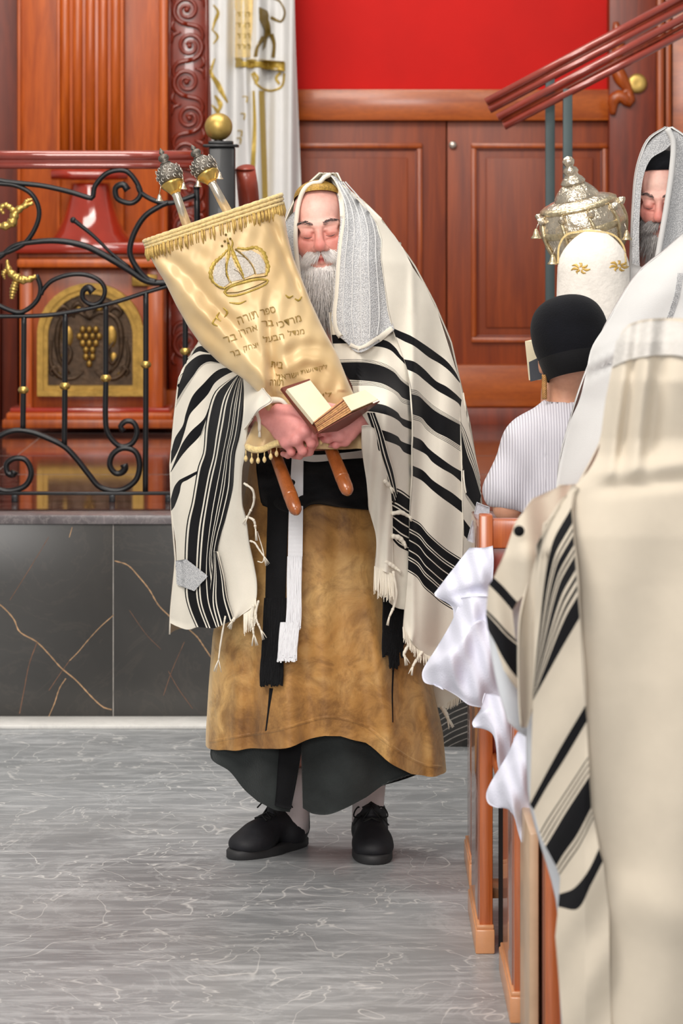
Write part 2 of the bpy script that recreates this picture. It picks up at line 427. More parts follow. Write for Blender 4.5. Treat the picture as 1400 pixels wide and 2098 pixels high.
M['fringe_w'] = cloth('white_thread', (232, 232, 236), .8, .05, .0008, 700, .1)
M['grey_knit'] = cloth('grey_knit', (186, 188, 196), .9, .2, .002, 300, .2, 120)
def velvet():
    m, nt, b = new_mat('ochre_velvet'); v = coords(nt)
    n = noise(nt, v, 3.2, 6, .62, .6); n2 = noise(nt, v, 12, 6, .7, .8)
    a = ramp(nt, n, [(.30, lin((112, 66, 22))), (.48, lin((184, 134, 70))), (.66, lin((222, 180, 116)))])
    d = ramp(nt, n2, [(.36, (.36, .29, .2)), (.56, (1, 1, 1))])
    nt.links.new(mixc(nt, .7, a, d, 'MULTIPLY'), b.inputs['Base Color'])
    b.inputs['Roughness'].default_value = .62; b.inputs['Sheen Weight'].default_value = .5
    b.inputs['Sheen Tint'].default_value = (1, .85, .6, 1)
    bump(nt, b, noise(nt, v, 15, 5, .6, .5), .006, .7); return m
M['velvet'] = velvet()
M['velvet_hem'] = cloth('velvet_hem', (200, 146, 72), .7, .12, .003, 200, .4, 40)
def satin():
    m, nt, b = new_mat('champagne_satin'); v = coords(nt)
    a = ramp(nt, noise(nt, v, 5, 4, .5), [(.3, lin((206, 172, 120))), (.7, lin((226, 198, 150)))])
    nt.links.new(a, b.inputs['Base Color']); b.inputs['Roughness'].default_value = .42; b.inputs['Metallic'].default_value = .15
    b.inputs['Sheen Weight'].default_value = .3
    bump(nt, b, noise(nt, coords(nt, (1, 1, 1)), 7, 2, .5, .8), .010, .4); return m
M['satin'] = satin()
M['band'] = cloth('gold_trim', (222, 196, 138), .6, .2, .003, 300, .3, 160)
M['thread'] = plain('gold_thread', (176, 148, 66), .45, .35, 0, .3, 300)
M['thread_d'] = plain('dark_gold_thread', (116, 94, 40), .5, .2, 0, .3, 300)
M['thread_t'] = plain('lettering_thread', (146, 118, 58), .5, .2, 0, .3, 300)
M['thread_s'] = cloth('silver_thread_fill', (200, 192, 182), .55, .25, .003, 400, .2, 260)
M['bullion'] = plain('bullion_fringe', (202, 168, 96), .5, .3, 0, .25, 200)
M['handle'] = wood('turned_handle_wood', (136, 70, 28), (176, 100, 48), scale=(10, 10, 2), rough=.3, coat=.5)
M['page'] = plain('book_pages', (238, 224, 192), .8, 0, 0, .05, 20)
M['pedge'] = plain('page_edges', (188, 140, 92), .8, 0, 0, .35, 150)
M['cover'] = plain('book_cover', (112, 52, 36), .5, 0, .1, .1)
def atara():
    m, nt, b = new_mat('silver_embroidered_band'); v = coords(nt)
    w = nd(nt, 'ShaderNodeTexVoronoi'); w.inputs['Scale'].default_value = 330; nt.links.new(v, w.inputs['Vector'])
    n = noise(nt, v, 420, 2, .5)
    a = ramp(nt, w.outputs['Distance'], [(.2, lin((232, 232, 233))), (.6, lin((182, 183, 186)))])
    nt.links.new(mixc(nt, .5, a, ramp(nt, n, [(.35, (.7,)*3), (.6, (1,)*3)]), 'MULTIPLY'), b.inputs['Base Color'])
    b.inputs['Roughness'].default_value = .6
    bump(nt, b, w.outputs['Distance'], .002, .8); return m
M['atara'] = atara()
M['atara_rib'] = cloth('pale_braid', (214, 214, 214), .6, .1, .0015, 500, .1, 100)
def skin(name, k=1.0, sss=.12):
    m, nt, b = new_mat(name); at = nd(nt, 'ShaderNodeAttribute', attribute_name='Col')
    n = noise(nt, coords(nt), 70, 4, .6); d = ramp(nt, n, [(.3, (.86, .80, .80)), (.65, (1, 1, 1))])
    nt.links.new(mixc(nt, .7, at.outputs['Color'], d, 'MULTIPLY'), b.inputs['Base Color'])
    b.inputs['Roughness'].default_value = .5; b.inputs['Subsurface Weight'].default_value = sss
    b.inputs['Subsurface Radius'].default_value = (.012, .004, .002); b.inputs['Subsurface Scale'].default_value = .6
    bump(nt, b, noise(nt, coords(nt), 240, 4, .6), .0008, .5); return m
M['skin'] = skin('skin')
M['hair_w'] = plain('white_hair', (244, 240, 238), .7, 0, 0, .06, 60)
M['hair_m'] = plain('pale_grey_hair', (214, 210, 208), .7, 0, 0, .1, 60)
M['hair_g'] = plain('grey_hair', (186, 182, 180), .55, 0, 0, .25, 60)
M['hair_d'] = plain('dark_hair', (78, 68, 68), .55, 0, 0, .3, 60)
M['hair_b'] = plain('light_brown_hair', (176, 130, 76), .55, 0, 0, .3, 90)
M['kippa_gold'] = plain('gold_brocade', (176, 138, 60), .45, .3, 0, .45, 220, .003, 260)
M['shoe'] = plain('black_nubuck', (22, 22, 28), .65, 0, 0, .3, 40, .0006, 300)
M['sole'] = plain('dark_rubber', (44, 44, 46), .6, 0, 0, .1, 30)
M['lace'] = plain('black_lace', (14, 14, 15), .7)
M['stocking'] = cloth('white_stocking', (228, 214, 214), .8, .04, .0006, 500)
M['skin_plain'] = plain('finger_skin', (206, 148, 122), .5)
M['cover_d'] = plain('dark_book_cover', (54, 58, 66), .5)
M['brocade'] = cloth('white_brocade', (240, 234, 226), .6, .06, .003, 90, .2, 40)
M['oldgold_l'] = plain('gold_embroidery', (214, 176, 96), .45, .4, 0, .2, 100)
M['silver_c'] = plain('hammered_silver', (212, 200, 180), .24, .9, 0, .25, 40, .012, 46)
M['silver_g'] = plain('gilt_silver', (206, 190, 156), .28, .9, 0, .3, 60, .004, 90)
M['atara_w'] = cloth('pale_silver_brocade', (198, 194, 189), .7, .06, .003, 160, .1, 60)
M['white_s'] = cloth('white_shirt', (214, 218, 224), .85, .02, .0008, 700, .1)
# ---------------------------------------------------------------- floor and podium
POD = .667; PF = 10.17
fl = sharp(MB().box(-3.5, 3.5, 2.0, PF+.02, -.12, 0).build('floor', M['floor'], smooth=False)); fl['kind'] = 'structure'
sk = bx('trim_1', M['white_stone'], None, -3.5, PX(800, 9.67)-.01, 9.99, PF, 0, .012, bev=.003); sk['kind'] = 'structure'
pod = struct_root('podium', (0, PF, 0))
jx = PX(232, PF)
for a, b in ((-3.4, -1.95), (-1.947, jx-.0015), (jx+.0015, .62), (.623, 2.0)):
    bx('marble_slab', M['podface'], pod, a, b, PF, PF+.03, .0, .637, bev=.0015)
bx('joint', M['grout'], pod, -3.4, 2.0, PF+.002, PF+.04, .0, .635, bev=0)
bx('core', M['podface'], pod, -3.4, 2.0, PF+.04, PF+.08, 0, .60, bev=0)
for a, b in ((-3.4, -1.2), (-1.197, .30), (.303, 2.0)):
    bx('coping_slab', M['coping'], pod, a, b, PF-.012, PF+.12, .6375, POD, bev=.004)
# traced veins in the marble face, inlaid flush
def vein(pts, w, mat):
    mb = MB(); p = cr(pts, max(6, len(pts)*4)); t = np.gradient(p, axis=0); t /= np.linalg.norm(t, axis=1)[:, None]
    V = []
    for i, (q, d) in enumerate(zip(p, t)):
        ww = w*(.45+.55*abs(math.sin(i*1.7+len(pts))))
        for s in (-.5, .5): V.append(P(q[0]-d[1]*ww*s, q[1]+d[0]*ww*s, PF-.0006))
    mb.add(V, grid_faces(len(p), 2)); mb.build('vein', mat, pod)
vein([(-40, 1215), (0, 1239), (28, 1268), (40, 1294), (75, 1315), (100, 1340), (125, 1368), (155, 1393), (190, 1430), (212, 1449), (229, 1454)], 3.2, M['vein'])
vein([(76, 1316), (60, 1360), (50, 1410), (40, 1462)], 2.2, M['vein_d'])
vein([(135, 1390), (122, 1410), (112, 1440), (100, 1468)], 2.4, M['vein'])
vein([(233, 1260), (205, 1285), (180, 1312), (160, 1336), (142, 1354)], 2.2, M['vein'])
vein([(235, 1149), (262, 1158), (285, 1182), (306, 1208), (325, 1240), (348, 1263)], 3, M['vein'])
vein([(388, 1290), (405, 1306), (420, 1328), (436, 1352)], 3, M['vein'])
vein([(148, 1080), (142, 1101)], 2, M['vein']); vein([(100, 1100), (70, 1150), (20, 1230)], 1.4, M['vein_d'])
vein([(345, 1375), (365, 1410), (395, 1452)], 1.6, M['vein_d']); vein([(378, 1315), (352, 1375), (335, 1425)], 1.4, M['vein_d'])
vein([(265, 1250), (300, 1300), (330, 1330)], 1.2, M['vein_d']); vein([(142, 1354), (120, 1385), (100, 1415)], 1.5, M['vein_d'])
# right-hand step block of the podium
sb = struct_root('podium_step', (PX(800, 9.67), 9.67, 0))
bx('marble_slab', M['podface'], sb, PX(800, 9.67), 2.0, 9.67, 9.70, 0, .637, bev=.002)
bx('coping_slab', M['coping'], sb, PX(800, 9.67), 2.0, 9.66, PF-.02, .6375, POD, bev=.004)
for k in range(7):
    a = 1432+k*13
    v_ = MB(); p = cr([(900, a+32), (930, a+14), (975, a-4)], 10)
    v_.add([P(q[0], q[1]+s, 9.6694) for q in p for s in (-.7-.4*(k % 3), .7)], grid_faces(10, 2)); v_.build('vein', M['grout'], sb)
# podium floor tiles
Ys = [PF+.123, 10.9, 11.66, 12.5, 13.7, 15.2]; Xs = [-3.4, -2.35, -1.3, -.25, .80, 1.85, 2.9]
g0 = bx('grout_bed', M['grout'], pod, -3.4, 2.9, PF+.125, 15.2, .63, POD-.0015, bev=0)
for i in range(5):
    for j in range(6):
        bx('floor_tile', M['podtop'], pod, Xs[j]+.0015, Xs[j+1]-.0015, Ys[i]+.010, Ys[i+1]-.010, .64, POD, bev=0)
# ---------------------------------------------------------------- walls
AY = 14.0
wb = bx('wall_back', M['mahog_d'], None, -3.4, 2.9, 14.75, 14.9, POD-.2, 4.2, bev=0); wb['kind'] = 'structure'
# right part: red cloth panel, rail, two door leaves, plinth
WY = 14.3
rw = boxpx('wall_right', M['redwall'], None, 560, 1262, -260, 190, WY+.05, .1); rw['kind'] = 'structure'
t2 = boxpx('trim_2', M['rail_h'], None, 560, 1248, 183, 247, WY-.02, .12, bev=.006); t2['kind'] = 'structure'
t3 = struct_root('trim_3', P(900, 835, WY-.05))
boxpx('rail', M['rail_h'], t3, 560, 1248, 748, 834, WY-.05, .15, bev=.006)
boxpx('plinth', M['mahog_d'], t3, 560, 1500, 836, 880, WY-.08, .18, bev=.006)
def leaf(name, x0, x1, px0, px1, hinge):
    d = struct_root(name, P((x0+x1)/2, 748, WY))
    boxpx('door_leaf', M['door'], d, x0, x1, 248, 747, WY+.02, .05, bev=.002)
    # raised frame bead round the panel
    for k, (w, pr) in enumerate(((11, .020), (4, .008))):
        o_ = 0 if k == 0 else 11
        a, b, c, e = px0+o_, px1-o_, 293+o_, 702-o_
        mb = MB(); Yb = WY+.02-pr
        for (xa, xb, ya, yb) in ((a, b, c, c+w), (a, b, e-w, e), (a, a+w, c+w, e-w), (b-w, b, c+w, e-w)):
            mb.box(PX(xa, Yb), PX(xb, Yb), Yb, WY+.03, PZ(yb, Yb), PZ(ya, Yb), bev=.006)
        sharp(mb.build('moulding', M['mahog'] if k == 0 else M['mahog_d'], d))
    boxpx('panel', M['door'], d, px0+30, px1-30, 323, 672, WY+.012, .02, bev=.006)
    return d
leaf('door_1', 560, 914, 540, 866, 0)
d2 = leaf('door_2', 917, 1248, 966, 1246, 0)
MB().lathe([(0, 0), (.018, .002), (.018, .012), (.01, .016), (0, .017)], P(928, 297, WY+.02), (0, -1, 0), 16).build('door_knob', M['brass_knob'], d2)
# right stile with carved bracket and brass disc
rs = struct_root('wall_far_right', P(1330, 830, WY))
boxpx('stile', M['mahog_d'], rs, 1249, 1345, -260, 835, WY-.08, .3)
boxpx('moulding', M['mahog'], rs, 1347, 1362, -260, 835, WY-.12, .3, bev=.01)
boxpx('moulding', M['mahog'], rs, 1364, 1376, -260, 835, WY-.10, .3, bev=.01)
boxpx('stile', M['rail_h'], rs, 1378, 1600, -260, 835, WY-.06, .3)
mb = MB()
mb.tube([P(*q, WY-.09) for q in cr([(1256, 235), (1258, 205), (1272, 196), (1290, 208), (1286, 182), (1272, 160), (1262, 130), (1268, 90), (1262, 45)], 40)], [.012, .03, .03, .02, .034, .03, .026, .03, .012], 10)
mb.tube([P(*q, WY-.10) for q in cr([(1286, 200), (1292, 192), (1284, 186), (1278, 192)], 12)], .012, 8)
mb.build('carved_bracket', M['mahog'], rs)
mb = MB(); mb.lathe([(0, -.01), (.045, -.01), (.045, .012), (.030, .018), (.012, .016), (0, .016)], P(1306, 171, WY-.08), (0, -1, 0), 28)
mb.build('brass_disc', M['goldball'], rs)
# ---------------------------------------------------------------- the ark front
ark = thing('ark_cabinet', 'tall red-brown wooden ark front with fluted pilaster, carved panels and arched brass relief', 'cabinet', P(190, 877, AY))
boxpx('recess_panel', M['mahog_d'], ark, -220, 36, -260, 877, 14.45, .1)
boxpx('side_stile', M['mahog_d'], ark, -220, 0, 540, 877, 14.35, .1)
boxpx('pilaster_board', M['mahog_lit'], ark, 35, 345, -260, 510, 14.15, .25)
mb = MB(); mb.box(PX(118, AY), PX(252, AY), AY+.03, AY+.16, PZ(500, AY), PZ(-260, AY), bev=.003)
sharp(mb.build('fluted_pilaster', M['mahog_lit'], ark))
for k in range(5):
    x = 133+k*26
    MB().tube([P(x, y, AY+.03) for y in (-250, 100, 345)], .0225, 12, flat=.8).build('flute_rib', M['mahog_lit'], ark)
boxpx('edge_bead', M['mahog_lit'], ark, 116, 123, -260, 500, AY+.01, .15)
boxpx('edge_bead', M['mahog_lit'], ark, 326, 344, -260, 500, AY+.10, .1, bev=.012)
boxpx('edge_bead', M['mahog_lit'], ark, 36, 42, -260, 500, AY+.12, .1)
def carved(x0, x1, y0, y1, Y):
    p = boxpx('carved_panel', M['carve'], ark, x0, x1, y0, y1, Y, .15)
    cx = (x0+x1)/2; k = 0; y = y0+38; mb = MB()
    while y < y1-30:
        s = 1 if k % 2 == 0 else -1
        c = []
        for a in np.linspace(0, 3.4*PI, 34):
            r = 29-23*a/(3.4*PI); c.append(P(cx+s*(r*math.cos(a-.5*PI))*1.0+s*3, y+r*math.sin(a-.5*PI)*-1, Y-.008))
        mb.tube(c, np.linspace(.011, .007, 34), 8)
        mb.ball(P(cx+s*3, y, Y-.012), .013)
        mb.tube([P(*q, Y-.006) for q in cr([(cx+s*4, y+29), (cx-s*22, y+36), (cx-s*30, y+52), (cx-s*26, y+66)], 12)], [.012, .010, .006], 8)
        mb.tube([P(*q, Y-.006) for q in cr([(cx+s*28, y+20), (cx+s*33, y+34), (cx+s*24, y+46)], 8)], [.004, .012, .003], 8)
        mb.tube([P(*q, Y-.006) for q in cr([(cx-s*14, y-28), (cx-s*30, y-22), (cx-s*33, y-6)], 8)], [.004, .010, .003], 8)
        y += 74; k += 1
    mb.build('scroll_relief', M['carve'], p)
    for e in (x0+3, x1-3): MB().tube([P(e, y0, Y-.004), P(e, y1, Y-.004)], .008, 8).build('bead', M['carve'], p)
carved(345, 426, -240, 560, 14.2); carved(345, 426, 590, 800, 14.2)
boxpx('outer_stile', M['mahog_d'], ark, 426, 434, -260, 877, 14.12, .2)
boxpx('cross_rail', M['mahog'], ark, 345, 426, 560, 590, 14.17, .15)
boxpx('base_block', M['mahog'], ark, 340, 434, 800, 877, 14.1, .2)
mb = MB(); mb.tube([P(x, 357, 13.88) for x in (106, 150, 200, 262)], .026, 16, flat=1.6); mb.build('polished_roll', M['gloss_red'], ark)
prof = [(.088, 0), (.090, -.02), (.096, -.06), (.108, -.11), (.128, -.17), (.155, -.22), (.185, -.262), (.19, -.275), (.15, -.28)]
MB().lathe(prof, P(186, 375, 13.97), (0, 0, 1), 32).build('bell_base', M['gloss_red'], ark)
boxpx('ledge', M['gloss_red'], ark, 28, 342, 497, 520, 13.72, .4, bev=.02)
boxpx('ledge', M['mahog'], ark, 38, 334, 520, 530, 13.76, .4)
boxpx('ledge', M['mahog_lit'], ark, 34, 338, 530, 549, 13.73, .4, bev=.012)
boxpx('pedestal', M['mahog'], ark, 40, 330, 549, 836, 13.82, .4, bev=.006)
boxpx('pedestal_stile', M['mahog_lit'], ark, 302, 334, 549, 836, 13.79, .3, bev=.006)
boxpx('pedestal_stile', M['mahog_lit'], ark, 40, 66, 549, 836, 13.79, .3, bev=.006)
boxpx('base_moulding', M['gloss_red'], ark, 20, 348, 836, 846, 13.74, .4, bev=.008)
boxpx('base_moulding', M['mahog_lit'], ark, 12, 354, 846, 860, 13.70, .4, bev=.012)  # highlight along this moulding comes from the lighter painted tone
boxpx('base_moulding', M['mahog'], ark, 4, 360, 860, 878, 13.66, .5, bev=.006)
# arched plate
PY = 13.80
def arch(x0, x1, yt, yb, n=24):
    r = (x1-x0)/2; cx = (x0+x1)/2; h = min(r, 105)
    return [(x0, yb)]+[(cx-r*math.cos(a), yt+h-h*math.sin(a)) for a in np.linspace(0, PI, n)]+[(x1, yb)]
def ring_prism(o, i, Y0, Y1):
    mb = MB(); n = len(o)
    V = [P(*q, Y0) for q in o]+[P(*q, Y0) for q in i]; V += [(v[0], Y1, v[2]) for v in V]
    f = []
    for k in range(n):
        a, b = k, (k+1) % n
        f += [(a, b, n+b, n+a), (a, 2*n+a, 2*n+b, b), (n+a, n+b, 3*n+b, 3*n+a)]
    return mb.add(V, f)
fr = ring_prism(arch(76, 294, 580, 812), arch(88, 282, 592, 800), PY-.035, PY+.02).build('arched_frame', M['oldgold'], ark, smooth=False)
ring_prism(arch(88, 282, 592, 800), arch(98, 272, 602, 790), PY-.022, PY+.02).build('inner_rim', M['oldgold'], fr, smooth=False)
a_ = arch(98, 272, 602, 790); mb = MB(); mb.add([P(*q, PY-.004) for q in a_], [tuple(range(len(a_)))[::-1]]); rel = mb.build('relief_plate', M['bronze'], fr, smooth=False)
mb = MB()
for r, n in enumerate((3, 4, 3, 2, 2, 1)):
    for k in range(n): mb.ball(P(183+(k-(n-1)/2)*13.5, 675+r*14, PY-.014), (.014, .016, .017), n=10, k=6)
mb.build('grape_cluster', M['oldgold'], fr)
mb = MB()
for s in (-1, 1):
    def t(pts, r): mb.tube([P(183+s*x, y, PY-.010) for x, y in cr(pts, 16)], r, 8)
    t([(0, 655), (20, 640), (45, 645), (60, 660), (66, 700), (60, 740), (40, 765)], [.006, .010, .014, .010, .006])
    t([(8, 640), (22, 622), (34, 630), (28, 644)], [.004, .012, .004]); t([(30, 650), (52, 628), (66, 640), (52, 655)], [.004, .014, .004])
    t([(75, 690), (80, 740), (60, 772), (30, 775), (12, 760)], [.004, .010, .010, .004])
    t([(50, 700), (38, 720), (46, 745), (58, 730)], [.004, .012, .004]); t([(74, 770), (80, 760), (70, 752), (64, 764)], [.006, .010, .004])
mb.build('vine_relief', M['bronze'], fr)
for s in (-1, 1):
    for (x, y, a, b) in ((45, 690, .028, .05), (20, 632, .02, .016), (64, 768, .016, .014), (50, 735, .02, .03)): MB().ball(P(183+s*x, y, PY-.002), (a, .010, b), n=12, k=6).build('leaf_relief', M['oldgold'], fr)
boxpx('small_plaque', M['oldgold'], ark, 270, 322, 562, 586, 13.78, .03)
# ---------------------------------------------------------------- ark curtain with embroidery
cu = thing('ark_curtain', 'white embroidered curtain with gold lion and column hanging beside the carved ark panel', 'curtain', P(525, 860, 14.05))
def cfold(px, py):
    q = (py+60)/900.0
    return .035*np.sin((px-430)*.085+.6*np.sin(py*.004))+.02*np.sin((px-430)*.19+1+q)+.045*np.exp(-((px-(500+.04*(py-100)))/9)**2)
body = sheet('curtain_cloth', [[(428, -150), (480, -150), (540, -150), (600, -150)], [(430, 100), (490, 100), (550, 100), (606, 100)], [(436, 300), (500, 300), (560, 300), (614, 300)], [(440, 500), (500, 500), (560, 500), (621, 500)], [(440, 840), (500, 840), (560, 840), (625, 840)]],
      lambda x, y: 14.02+0*x, M['white'], cu, nu=90, nv=40, t=.006, fold=cfold)
cb = bvh_of(body); mb = MB()
for pts, w in (([(437, 10), (447, 25), (440, 45), (436, 60)], (3, 8, 3)), ([(434, 60), (446, 75), (437, 90)], (2, 6, 2)), ([(440, 120), (433, 150), (450, 175), (458, 190)], (3, 7, 9, 4)), ([(436, 160), (455, 190), (466, 210)], (5, 10, 4)), ([(440, 195), (452, 215), (446, 232)], (4, 11, 3)), ([(434, 215), (447, 232), (440, 248)], (3, 9, 3))):
    ribbon(mb, cb, pts, w, off=.004, Yd=14)
mb.build('vine_embroidery', M['thread'], cu)
mb = MB()
patch_poly(mb, cb, [(484, 118), (586, 126), (586, 146), (484, 138)], .006)                       # abacus
ribbon(mb, cb, [(516, 150), (530, 176), (555, 186), (578, 176), (583, 150)], 5, off=.005, Yd=14)
ribbon(mb, cb, [(520, 148), (528, 160), (524, 172)], 6, off=.005, Yd=14); ribbon(mb, cb, [(575, 148), (566, 160), (572, 172)], 6, off=.005, Yd=14)
ribbon(mb, cb, [(536, 186), (540, 300), (545, 470), (546, 600)], 12, off=.005, Yd=14)
ribbon(mb, cb, [(520, 186), (522, 260), (516, 380), (510, 500)], (5, 9, 12, 10), off=.005, Yd=14)
mb.build('column_embroidery', M['thread'], cu)
mb = MB()
patch_poly(mb, cb, [(530, 14), (546, 22), (556, 50), (558, 74), (550, 60), (542, 96), (536, 104), (540, 60), (530, 40)], .006)
ribbon(mb, cb, [(556, 70), (562, 90), (560, 118)], (10, 7, 8), off=.005, Yd=14); ribbon(mb, cb, [(540, 76), (528, 96), (524, 116)], (10, 6, 8), off=.005, Yd=14)
ribbon(mb, cb, [(556, 36), (576, 44), (584, 26), (574, 4), (556, -6)], (7, 5, 4, 4, 5), off=.005, Yd=14)
mb.build('lion_embroidery', M['thread_d'], cu)
mb = MB(); patch_poly(mb, cb, [(482, -60), (522, -60), (518, 60), (512, 118), (482, 118)], .003)
mb.build('tablet_embroidery', M['band'], cu)
mb = MB()
for y in (30, 52, 74, 96):
    for x in (488, 496, 504): ribbon(mb, cb, [(x, y-5), (x+5, y-5), (x+5, y+4)], 1.5, off=.007, Yd=14)
for (x, y) in ((498, 205), (494, 240), (488, 275), (486, 290)): ribbon(mb, cb, [(x, y-7), (x+8, y-7), (x+7, y+5)], 2.5, off=.005, Yd=14)
mb.build('letter_embroidery', M['thread'], cu)['kind'] = 'stuff'
# ---------------------------------------------------------------- wrought iron railing on the podium edge
RY = 10.6
rl = thing('iron_railing', 'black wrought iron scroll railing with gilded leaves on the podium edge', 'railing', P(200, 1020, RY))
def bar(name, pts, r=.0085, mat='iron', n=None, flat=1.5, par=None):
    pts = [P(q[0], q[1], RY) for q in cr(pts, n or len(pts)*6)]
    MB().tube(pts, r, 8, flat=flat).build(name, M[mat], par or rl)
bar('scroll', [(-60, 352), (0, 370), (89, 381), (146, 394), (186, 406), (190, 404), (195, 381), (221, 354), (257, 350), (279, 372), (288, 399), (270, 416), (241, 407), (237, 385), (252, 378), (262, 390)], [.009]*14+[.010, .013])
bar('scroll', [(282, 380), (288, 394), (319, 412), (350, 416), (400, 400)])
bar('scroll', [(-60, 372), (0, 376), (35, 381), (66, 399), (80, 430), (75, 461), (53, 496), (22, 514), (-40, 533)])
bar('scroll', [(-40, 552), (0, 527), (27, 505), (66, 496), (124, 494), (177, 505), (221, 527), (266, 554), (301, 576), (337, 579), (370, 572)], [.008, .010, .012, .010])
bar('scroll', [(345, 415), (330, 421), (297, 443), (275, 478), (266, 514), (275, 540), (301, 571), (320, 578)], .010)
bar('finial_rod', [(150, 450), (190, 482), (230, 520), (266, 549)], [.008, .0065, .005, .007], flat=1)
MB().ball(P(150, 451, RY), .011).build('rod_knob', M['iron'], rl)
bar('scroll', [(84, 604), (88, 594), (107, 575), (142, 563), (176, 563), (204, 575), (215, 594), (208, 616), (189, 624), (171, 613), (170, 597), (181, 589), (191, 598)], [.008]*10+[.010, .015])
bar('scroll', [(75, 563), (83, 588), (79, 610), (63, 629), (41, 640), (16, 634), (-30, 612)])
bar('curved_rail', [(-60, 648), (0, 648), (94, 646), (157, 637), (236, 619), (299, 599), (346, 585), (420, 560)], .0075)
def balus(pts, cy, cx):
    b = MB().tube([P(*q, RY) for q in cr(pts, len(pts)*6)], .0095, 8, flat=1.2).build('baluster', M['iron'], rl)
    MB().lathe([(.008, -.014), (.016, -.008), (.019, 0), (.016, .008), (.008, .014)], P(cx, cy, RY), n=16).build('brass_collar', M['gold'], b)
balus([(49, 650), (48, 800), (47, 882)], 799, 48); balus([(134, 643), (133, 800), (132, 915)], 791, 133)
balus([(217, 628), (217, 775), (217, 871), (226, 896), (248, 915), (270, 909), (281, 887), (274, 866), (258, 863), (247, 874), (254, 884)], 775, 217)
balus([(299, 600), (299, 800), (298, 1012)], 747, 299)
balus([(380, 575), (380, 800), (380, 1012)], 720, 380)
bar('scroll', [(254, 951), (256, 960), (248, 969), (236, 969), (225, 953), (231, 931), (252, 918), (277, 925), (286, 950), (280, 981), (258, 1000), (233, 1005), (204, 997), (182, 972), (157, 940), (132, 915), (94, 896), (63, 885), (31, 882), (0, 893), (-40, 925)], [.014, .010]+[.010]*20)
bar('scroll', [(30, 965), (26, 972), (16, 969), (14, 950), (31, 939), (53, 943), (64, 969), (53, 994), (25, 1005), (0, 1003), (-40, 985)], [.014]+[.010]*10)
bx('bottom_rail', M['iron'], rl, PX(-60, RY), PX(430, RY), RY-.012, RY+.012, PZ(1014, RY), PZ(1007, RY), bev=.002)
for x in (30, 230, 345): bx('foot', M['iron'], rl, PX(x, RY)-.01, PX(x, RY)+.01, RY-.01, RY+.01, POD, PZ(1013, RY), bev=.001)
for pts, r in (([(-10, 462), (10, 463), (26, 454), (32, 436), (50, 422), (68, 416)], [.008, .014, .018, .013, .011, .006]), ([(32, 440), (24, 428), (10, 420), (2, 428), (8, 438)], [.012, .010, .009, .006]), ([(14, 532), (20, 556), (40, 572), (60, 572), (74, 566)], [.004, .012, .016, .014, .008]), ([(34, 572), (28, 592), (24, 612)], [.010, .013, .007]), ([(20, 548), (8, 560), (10, 572)], [.006, .010, .003]), ([(50, 424), (56, 412), (66, 408)], [.006, .009, .003])):
    pp = [P(q[0], q[1], RY-.012) for q in cr(pts, 24)]; rr = np.interp(np.linspace(0, 1, 24), np.linspace(0, 1, len(r)), r)*(1+.18*np.sin(np.arange(24)*1.7))
    MB().tube(pp, rr, 10).build('gilded_leaf', M['gold'], rl)
for y, r in ((319, .0175), (339, .012)):
    MB().tube([P(x, y, RY) for x in (-120, 100, 250, 415)], r, 16).build('handrail', M['handrail'], rl)
bx('rail_spacer', M['handrail'], rl, PX(-110, RY), PX(410, RY), RY-.008, RY+.008, PZ(338, RY), PZ(320, RY), bev=.001)
# newel post
nw = thing('newel_post', 'black square post topped by a brass ball at the end of the iron railing', 'post', P(455, 1020, RY))
bx('shaft', M['iron'], nw, PX(429, RY), PX(482, RY), RY-.044, RY+.044, POD, PZ(302, RY), bev=.004)
bx('cap_plate', M['iron'], nw, PX(417, RY), PX(489, RY), RY-.06, RY+.06, PZ(302, RY), PZ(296, RY), bev=.003)
bx('neck_plate', M['iron'], nw, PX(428, RY), PX(478, RY), RY-.04, RY+.04, PZ(296, RY), PZ(289, RY), bev=.003)
MB().ball(P(448, 260, RY), .0475, n=28, k=18).build('brass_ball', M['goldball'], nw)
MB().lathe([(.022, 0), (.012, .006), (.014, .014)], P(448, 290, RY), n=16).build('ball_seat', M['iron'], nw)
hb = thing('short_handrail', 'stub of round reddish wooden handrail just right of the ball-topped post', 'handrail', P(510, 420, RY+.1))
MB().tube([P(503, 346, RY+.05), P(507, 380, RY+.08), P(520, 520, RY+.3)], [.034, .036, .036], 24).build('rail', M['stub'], hb)
MB().lathe([(0, .004), (.03, 0), (.034, -.006)], P(503, 345, RY+.05), (0, 0, 1), 24).build('rail_end', M['stub'], hb)
MB().tube([P(512, 460, RY+.12), (P(512, 460, RY+.12)[0], RY+.12, POD)], .012, 10).build('support', M['iron'], hb)
mb = MB(); mb.tube([P(403, 385, RY+.02), P(404, 430, RY+.02), P(404, 560, RY+.02)], [.010, .011, .011], 10); mb.ball(P(403, 384, RY+.02), .012)
mb.build('corner_bar', M['iron'], rl)
# ---------------------------------------------------------------- stair handrail on the right
SY = 11.5
sr = thing('stair_handrail', 'pair of sloping varnished handrails on slate-coloured steel posts at top right', 'handrail', P(1140, 980, SY))
for (a, b, dy) in (((996, 209), (1420, -18), 0), ((1003, 225), (1420, 5), 0), ((1020, 241), (1420, 27), -.1), ((1033, 259), (1420, 58), -.1)):
    MB().tube([P(*a, SY+dy), P((a[0]+b[0])/2, (a[1]+b[1])/2, SY+dy), P(*b, SY+dy)], .0145, 16).build('handrail', M['handrail'], sr)
for (a, b, dy) in (((1002, 217), (1420, -6), 0), ((1030, 250), (1420, 43), -.1)):
    MB().tube([P(*a, SY+dy), P(*b, SY+dy)], .008, 8).build('rail_web', M['mahog_d'], sr)
bx('steel_post', M['slate'], sr, PX(1118, SY), PX(1137, SY), SY-.01, SY+.02, POD, PZ(158, SY), bev=.002)
